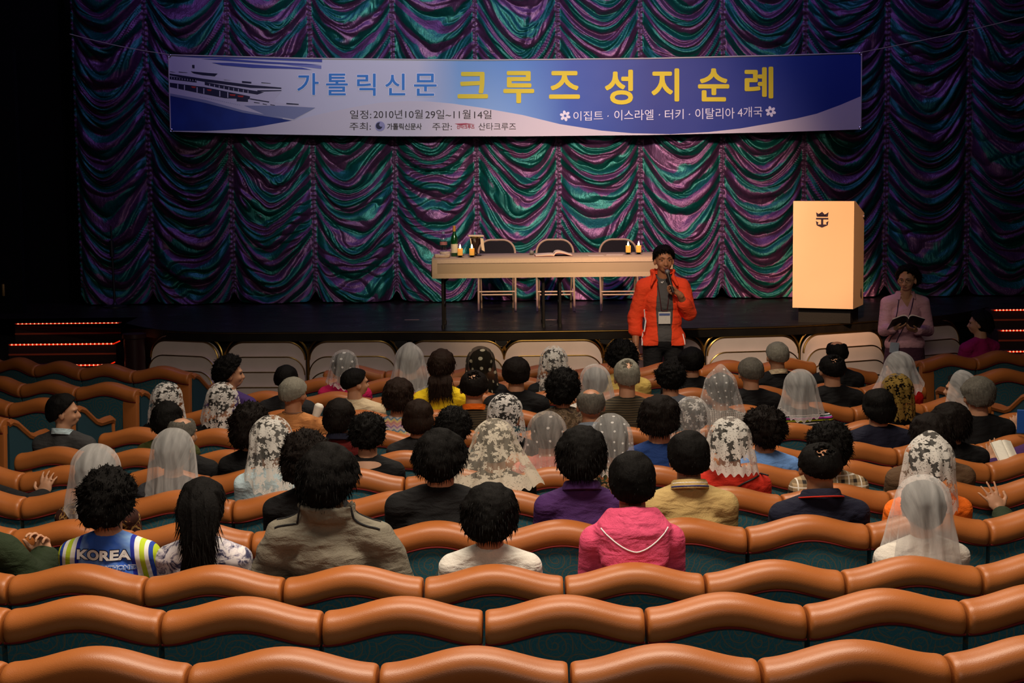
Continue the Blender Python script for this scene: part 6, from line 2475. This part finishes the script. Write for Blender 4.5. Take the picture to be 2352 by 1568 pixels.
tag(pr, 'standing man in an open bright red jacket speaking into a microphone before the stage', 'person')
face_parts(pr, J['head'], HR)
h = link('hair', hair_mesh('fringe', 7), hair_mat('black'), pr)
h.location = J['head']
h.rotation_euler = (0, 0, math.pi + 0.10)
h.scale = (1.0, 1.0, 1.0)
tee = cut_front(fuse(figure(J, 0.019, 'top'), 0.010, 4), lambda c: c.z < 0.895)
smooth_mesh(tee, None)
link('tee_shirt', tee, TM['greytee'], pr)
link('trousers', fuse(figure(J, 0.013, 'legs'), 0.010, 4), TM['trouser'], pr)
for q in 'LR':
    mb = MB()
    mb.cap(J['an' + q] + V3(0, 0.02, -0.035), J['to' + q] + V3(0, -0.02, 0.012), 0.048, 0.040)
    link('shoe', fuse(mb, 0.008, 3), BLACKM, pr)
Jj = dict(J)
Jj['sleeve'] = 0.52
mb = figure(Jj, 0.027, 'top')
mb.cap((0.0, 0.0, 0.93), (0, 0, 1.2), 0.0, 0.0) if False else None
mb.ell((0, 0.0, 0.95), (0.200, 0.145, 0.13), None, 20)
mb.box((0, 0.0, 0.905), (0.385, 0.25, 0.10), bev=0.04)
for q in range(15):
    a = -2.45 + 4.9 * q / 14
    mb.cap((0.082 * math.sin(a), 0.02 + 0.075 * math.cos(a), 1.475), (0.100 * math.sin(a), 0.02 + 0.090 * math.cos(a), 1.545 - 0.02 * (abs(a) / 2.45)), 0.022, 0.015, 8)
for sx in (-1, 1):
    mb.cap((sx * 0.075, -0.055, 1.50), (sx * 0.115, -0.110, 1.42), 0.026, 0.014, 8)
    mb.cap((sx * 0.06, 0.01, 1.465), (sx * 0.175, 0.01, 1.400), 0.05, 0.05)
jk = fuse(mb, 0.008, 3)
bm = bmesh.new()
bm.from_mesh(jk)
Pn = np.array([v.co for v in bm.verts])
wr = vnoise(Pn * np.array([7, 7, 16]), 3) * 0.006 + vnoise(Pn * np.array([10, 10, 34]), 5) * 0.006 * sstep(0.20, 0.26, np.abs(Pn[:, 0]))
bm.normal_update()
for v, q in zip(bm.verts, wr):
    v.co += v.normal * float(q)
bm.to_mesh(jk)
bm.free()


def jfront(c):
    if c.z < 0.885:
        return True
    if c.y > 0.02:
        return False
    if c.z > 1.45 and abs(c.x) < 0.052 + (c.z - 1.45) * 0.35 and c.y < 0.0:
        return True
    w0 = float(np.interp(c.z, [0.86, 1.0, 1.2, 1.40, 1.52], [0.055, 0.062, 0.078, 0.062, 0.050]))
    return abs(c.x - 0.004) < w0


cut_front(jk, jfront)
smooth_mesh(jk, None)
jo = link('jacket', jk, TM['presentred'], pr)
m = jo.modifiers.new('thickness', 'SOLIDIFY')
m.thickness = 0.008
m.offset = -1
bv = bvh_of(jo)
REFL = M_plain('reflective_white', (0.95, 0.95, 0.97), 0.3, 0, 0.5, 40, 0, 0.02, **{'Emission Color': (0.9, 0.92, 1.0), 'Emission Strength': 0.0})
for pts, r in (([(-0.170, 1.20), (-0.160, 1.13), (-0.175, 1.03), (-0.195, 0.92), (-0.195, 0.895)], 0.0065), ([(0.168, 0.985), (0.178, 0.93), (0.182, 0.897)], 0.005)):
    xs = np.interp(np.linspace(0, len(pts) - 1, 24), range(len(pts)), [p[0] for p in pts])
    zs = np.interp(np.linspace(0, len(pts) - 1, 24), range(len(pts)), [p[1] for p in pts])
    P3 = []
    for x, z in zip(xs, zs):
        hit = bv.ray_cast(Vector((x, -1, z)), Vector((0, 1, 0)))
        P3.append((hit[0] if hit[0] is not None else Vector((x, -0.12, z))) + Vector((0, -0.003, 0)))
    mb = MB()
    mb.tube(P3, r, 6)
    mb.build('reflective_stripe', REFL, pr)
tb = BVHTree.FromPolygons([v.co.copy() for v in tee.vertices], [tuple(f.vertices) for f in tee.polygons])


def front(bv_, x, z, lift):
    hit = bv_.ray_cast(Vector((x, -1, z)), Vector((0, 1, 0)))
    return (hit[0] if hit[0] is not None else Vector((x, -0.1, z))) + Vector((0, -lift, 0))


LANY = M_plain('lanyard_red', (0.06, 0.012, 0.018), 0.7)
mb = MB()
for sx in (-1, 1):
    pts = [V3(sx * 0.060, -0.02, 1.49)] + [front(tb, sx * (0.055 - 0.030 * k / 8), 1.45 - 0.25 * k / 8, 0.006) for k in range(9)]
    mb.tube(pts, 0.0045, 6)
bp = front(tb, 0.0, 1.15, 0.012)
mb.tube([V3(-0.025, bp.y - 0.004, 1.20), V3(0.0, bp.y - 0.006, 1.195), V3(0.028, bp.y - 0.004, 1.20)], 0.006, 6)
mb.build('lanyard', LANY, pr)
mb = MB()
mb.box((0.0, bp.y - 0.010, 1.135), (0.105, 0.004, 0.105), (0.05, 0, 0), 0)
mb.box((0.0, bp.y - 0.0135, 1.165), (0.095, 0.003, 0.020), (0.05, 0, 0), 1)
mb.build('name_badge', [M_plain('badge_white', (0.70, 0.68, 0.66), 0.15, 0, 0.7), M_plain('badge_blue', (0.10, 0.14, 0.35), 0.3)], pr, False)
mb = MB()
for x, z in ((-0.02, 1.44), (-0.012, 1.436), (-0.004, 1.444)):
    mb.ell(front(tb, x, z, 0.001), (0.005, 0.002, 0.005), None, 8)
mb.build('shirt_mark', TXW, pr)
# microphone in his hand
S3 = 1.035
g0 = PM + V3(0.066, -0.262, 1.365) * S3
g1 = PM + V3(0.022, -0.178, 1.538) * S3
mc = empty('microphone', g0)
tag(mc, 'black hand microphone with silver head held by the man in red jacket', 'microphone')
mb = MB()
mb.tube([V3(0, 0, 0), (g1 - g0) * 0.95], [0.011, 0.018], 14)
mb.build('handle', BLACKM, mc)
mb = MB()
mb.ell(g1 - g0, (0.026, 0.026, 0.027), None, 16)
mb.build('mesh_head', M_plain('mic_grille', (0.25, 0.25, 0.24), 0.35, 0.7, 0.5, 400, 0.6), mc)

# ---- woman reading
pd = at_d(2080, 650, 16.0)
PW_ = Vector((pd.x, pd.y, 0.0))
k = 0.90
HR = Matrix.Rotation(math.pi - 0.48, 3, 'Z') @ Matrix.Rotation(-0.10, 3, 'X')
J = std_joints(elL=V3(-0.205, -0.04, 1.12), wrL=V3(-0.165, -0.255, 1.165), elR=V3(0.215, -0.01, 1.11), wrR=V3(0.055, -0.25, 1.145))
J['head'] = V3(0.01, -0.02, 1.655)
J['handL'] = ((0.55, -0.55, 0.15), (0.25, 0.3, 0.9), (-0.1, -0.6, 0.3), 0.5, 0.05)
J['handR'] = ((-0.60, -0.5, 0.1), (-0.25, 0.3, 0.9), (0.1, -0.6, 0.3), 0.5, 0.05)
J['sleeve'] = 0.9
pw = link('person', fuse(figure(J, 0, 'body', HR, female=True), 0.0055, 3), skin('n'))
pw.location = PW_
pw.scale = (0.97, 0.95, k)
tag(pw, 'standing woman in a pink blouse and dark skirt reading from an open book', 'person')
face_parts(pw, J['head'], HR)
h = link('hair', hair_mesh('standperm', 12), hair_mat('black'), pw)
h.location = J['head'] + V3(0.008, 0.01, 0.0)
h.rotation_euler = (0.0, 0, math.pi - 0.48)
h.scale = (1.02, 1.02, 1.0)
T = lambda x, y, z: J['head'] + HR @ Vector((x, y, z))
mb = MB()
for sx in (-1, 1):
    mb.tube([T(sx * 0.033 + 0.023 * math.cos(a), 0.102, -0.014 + 0.017 * math.sin(a)) for a in np.linspace(0, 6.28, 17)[:-1]], 0.0018, 5, closed=True)
    mb.tube([T(sx * 0.056, 0.101, -0.010), T(sx * 0.079, 0.0, -0.012)], 0.0015, 5)
mb.tube([T(-0.010, 0.103, -0.012), T(0.010, 0.103, -0.012)], 0.0015, 5)
mb.build('glasses', BLACKM, pw)
mb = figure(J, 0.022, 'top', female=True)
mb.ell((0, 0.0, 0.98), (0.195, 0.140, 0.12), None, 20)
bl = fuse(mb, 0.009, 4)
cut_front(bl, lambda c: c.z < 0.90 or (c.y < -0.02 and c.z > 1.36 and abs(c.x) < (c.z - 1.36) * 0.55))
smooth_mesh(bl, None)
link('blouse', bl, TM['pinkblouse'], pw)
mb = MB()
mb.lathe([(0.075, 1.50), (0.085, 1.515), (0.095, 1.49), (0.115, 1.44), (0.105, 1.43)], (0, 0.015, 0), 28, 0, False)
cme = mb.mesh('blouse_collar')
cut_front(cme, lambda c: c.y < -0.02 and abs(c.x) < 0.05)
link('collar', cme, TM['pinkblouse'], pw)
mb = MB()
mb.lathe([(0.165, 0.98), (0.185, 0.92), (0.200, 0.75), (0.215, 0.50), (0.225, 0.42), (0.215, 0.42), (0.15, 0.95)], (0, 0, 0), 36, 0, False)
for i, v in enumerate(mb.v):
    x, y, z = v
    a = math.atan2(y, x)
    f = 1 + 0.02 * math.sin(a * 9) * (0.98 - z)
    mb.v[i] = (x * f, y * 0.78 * f, z)
mb.build('skirt', TM['mauve'], pw)
for q in 'LR':
    mb = MB()
    mb.cap(J['an' + q] + V3(0, 0.02, -0.035), J['to' + q] + V3(0, -0.01, 0.008), 0.040, 0.034)
    link('shoe', fuse(mb, 0.008, 3), BLACKM, pw)
tb = BVHTree.FromPolygons([v.co.copy() for v in bl.vertices], [tuple(f.vertices) for f in bl.polygons])
mb = MB()
for sx, xe in ((-1, -0.165), (1, -0.105)):
    x0 = sx * 0.070
    pts = [V3(x0, -0.01, 1.515)] + [front(tb, x0 + (xe - x0) * (i / 9) ** 1.2, 1.47 - 0.46 * i / 9, 0.007) for i in range(10)]
    mb.tube(pts, 0.005, 6)
mb.build('lanyard', M_plain('lanyard_violet', (0.05, 0.018, 0.055), 0.7), pw)
bp = front(tb, -0.135, 0.97, 0.012)
mb = MB()
mb.box(bp + V3(0, -0.06, -0.01), (0.085, 0.005, 0.105), (0, 0.1, 0), 0)
mb.build('name_badge', M_plain('badge_bluewhite', (0.30, 0.36, 0.46), 0.25, 0, 0.6), pw, False)
bk = at_d(2064, 735, 16.0)
bk.y = PW_.y - 0.335
open_book('hymn_book', bk + V3(0, 0, -0.01), 0.06, 0.145, 0.20, 0.016, 0.050, 0.050, 'open book with dark cover held by the woman in pink blouse', M_plain('dark_cover', (0.012, 0.012, 0.016), 0.4), rx=-0.55)
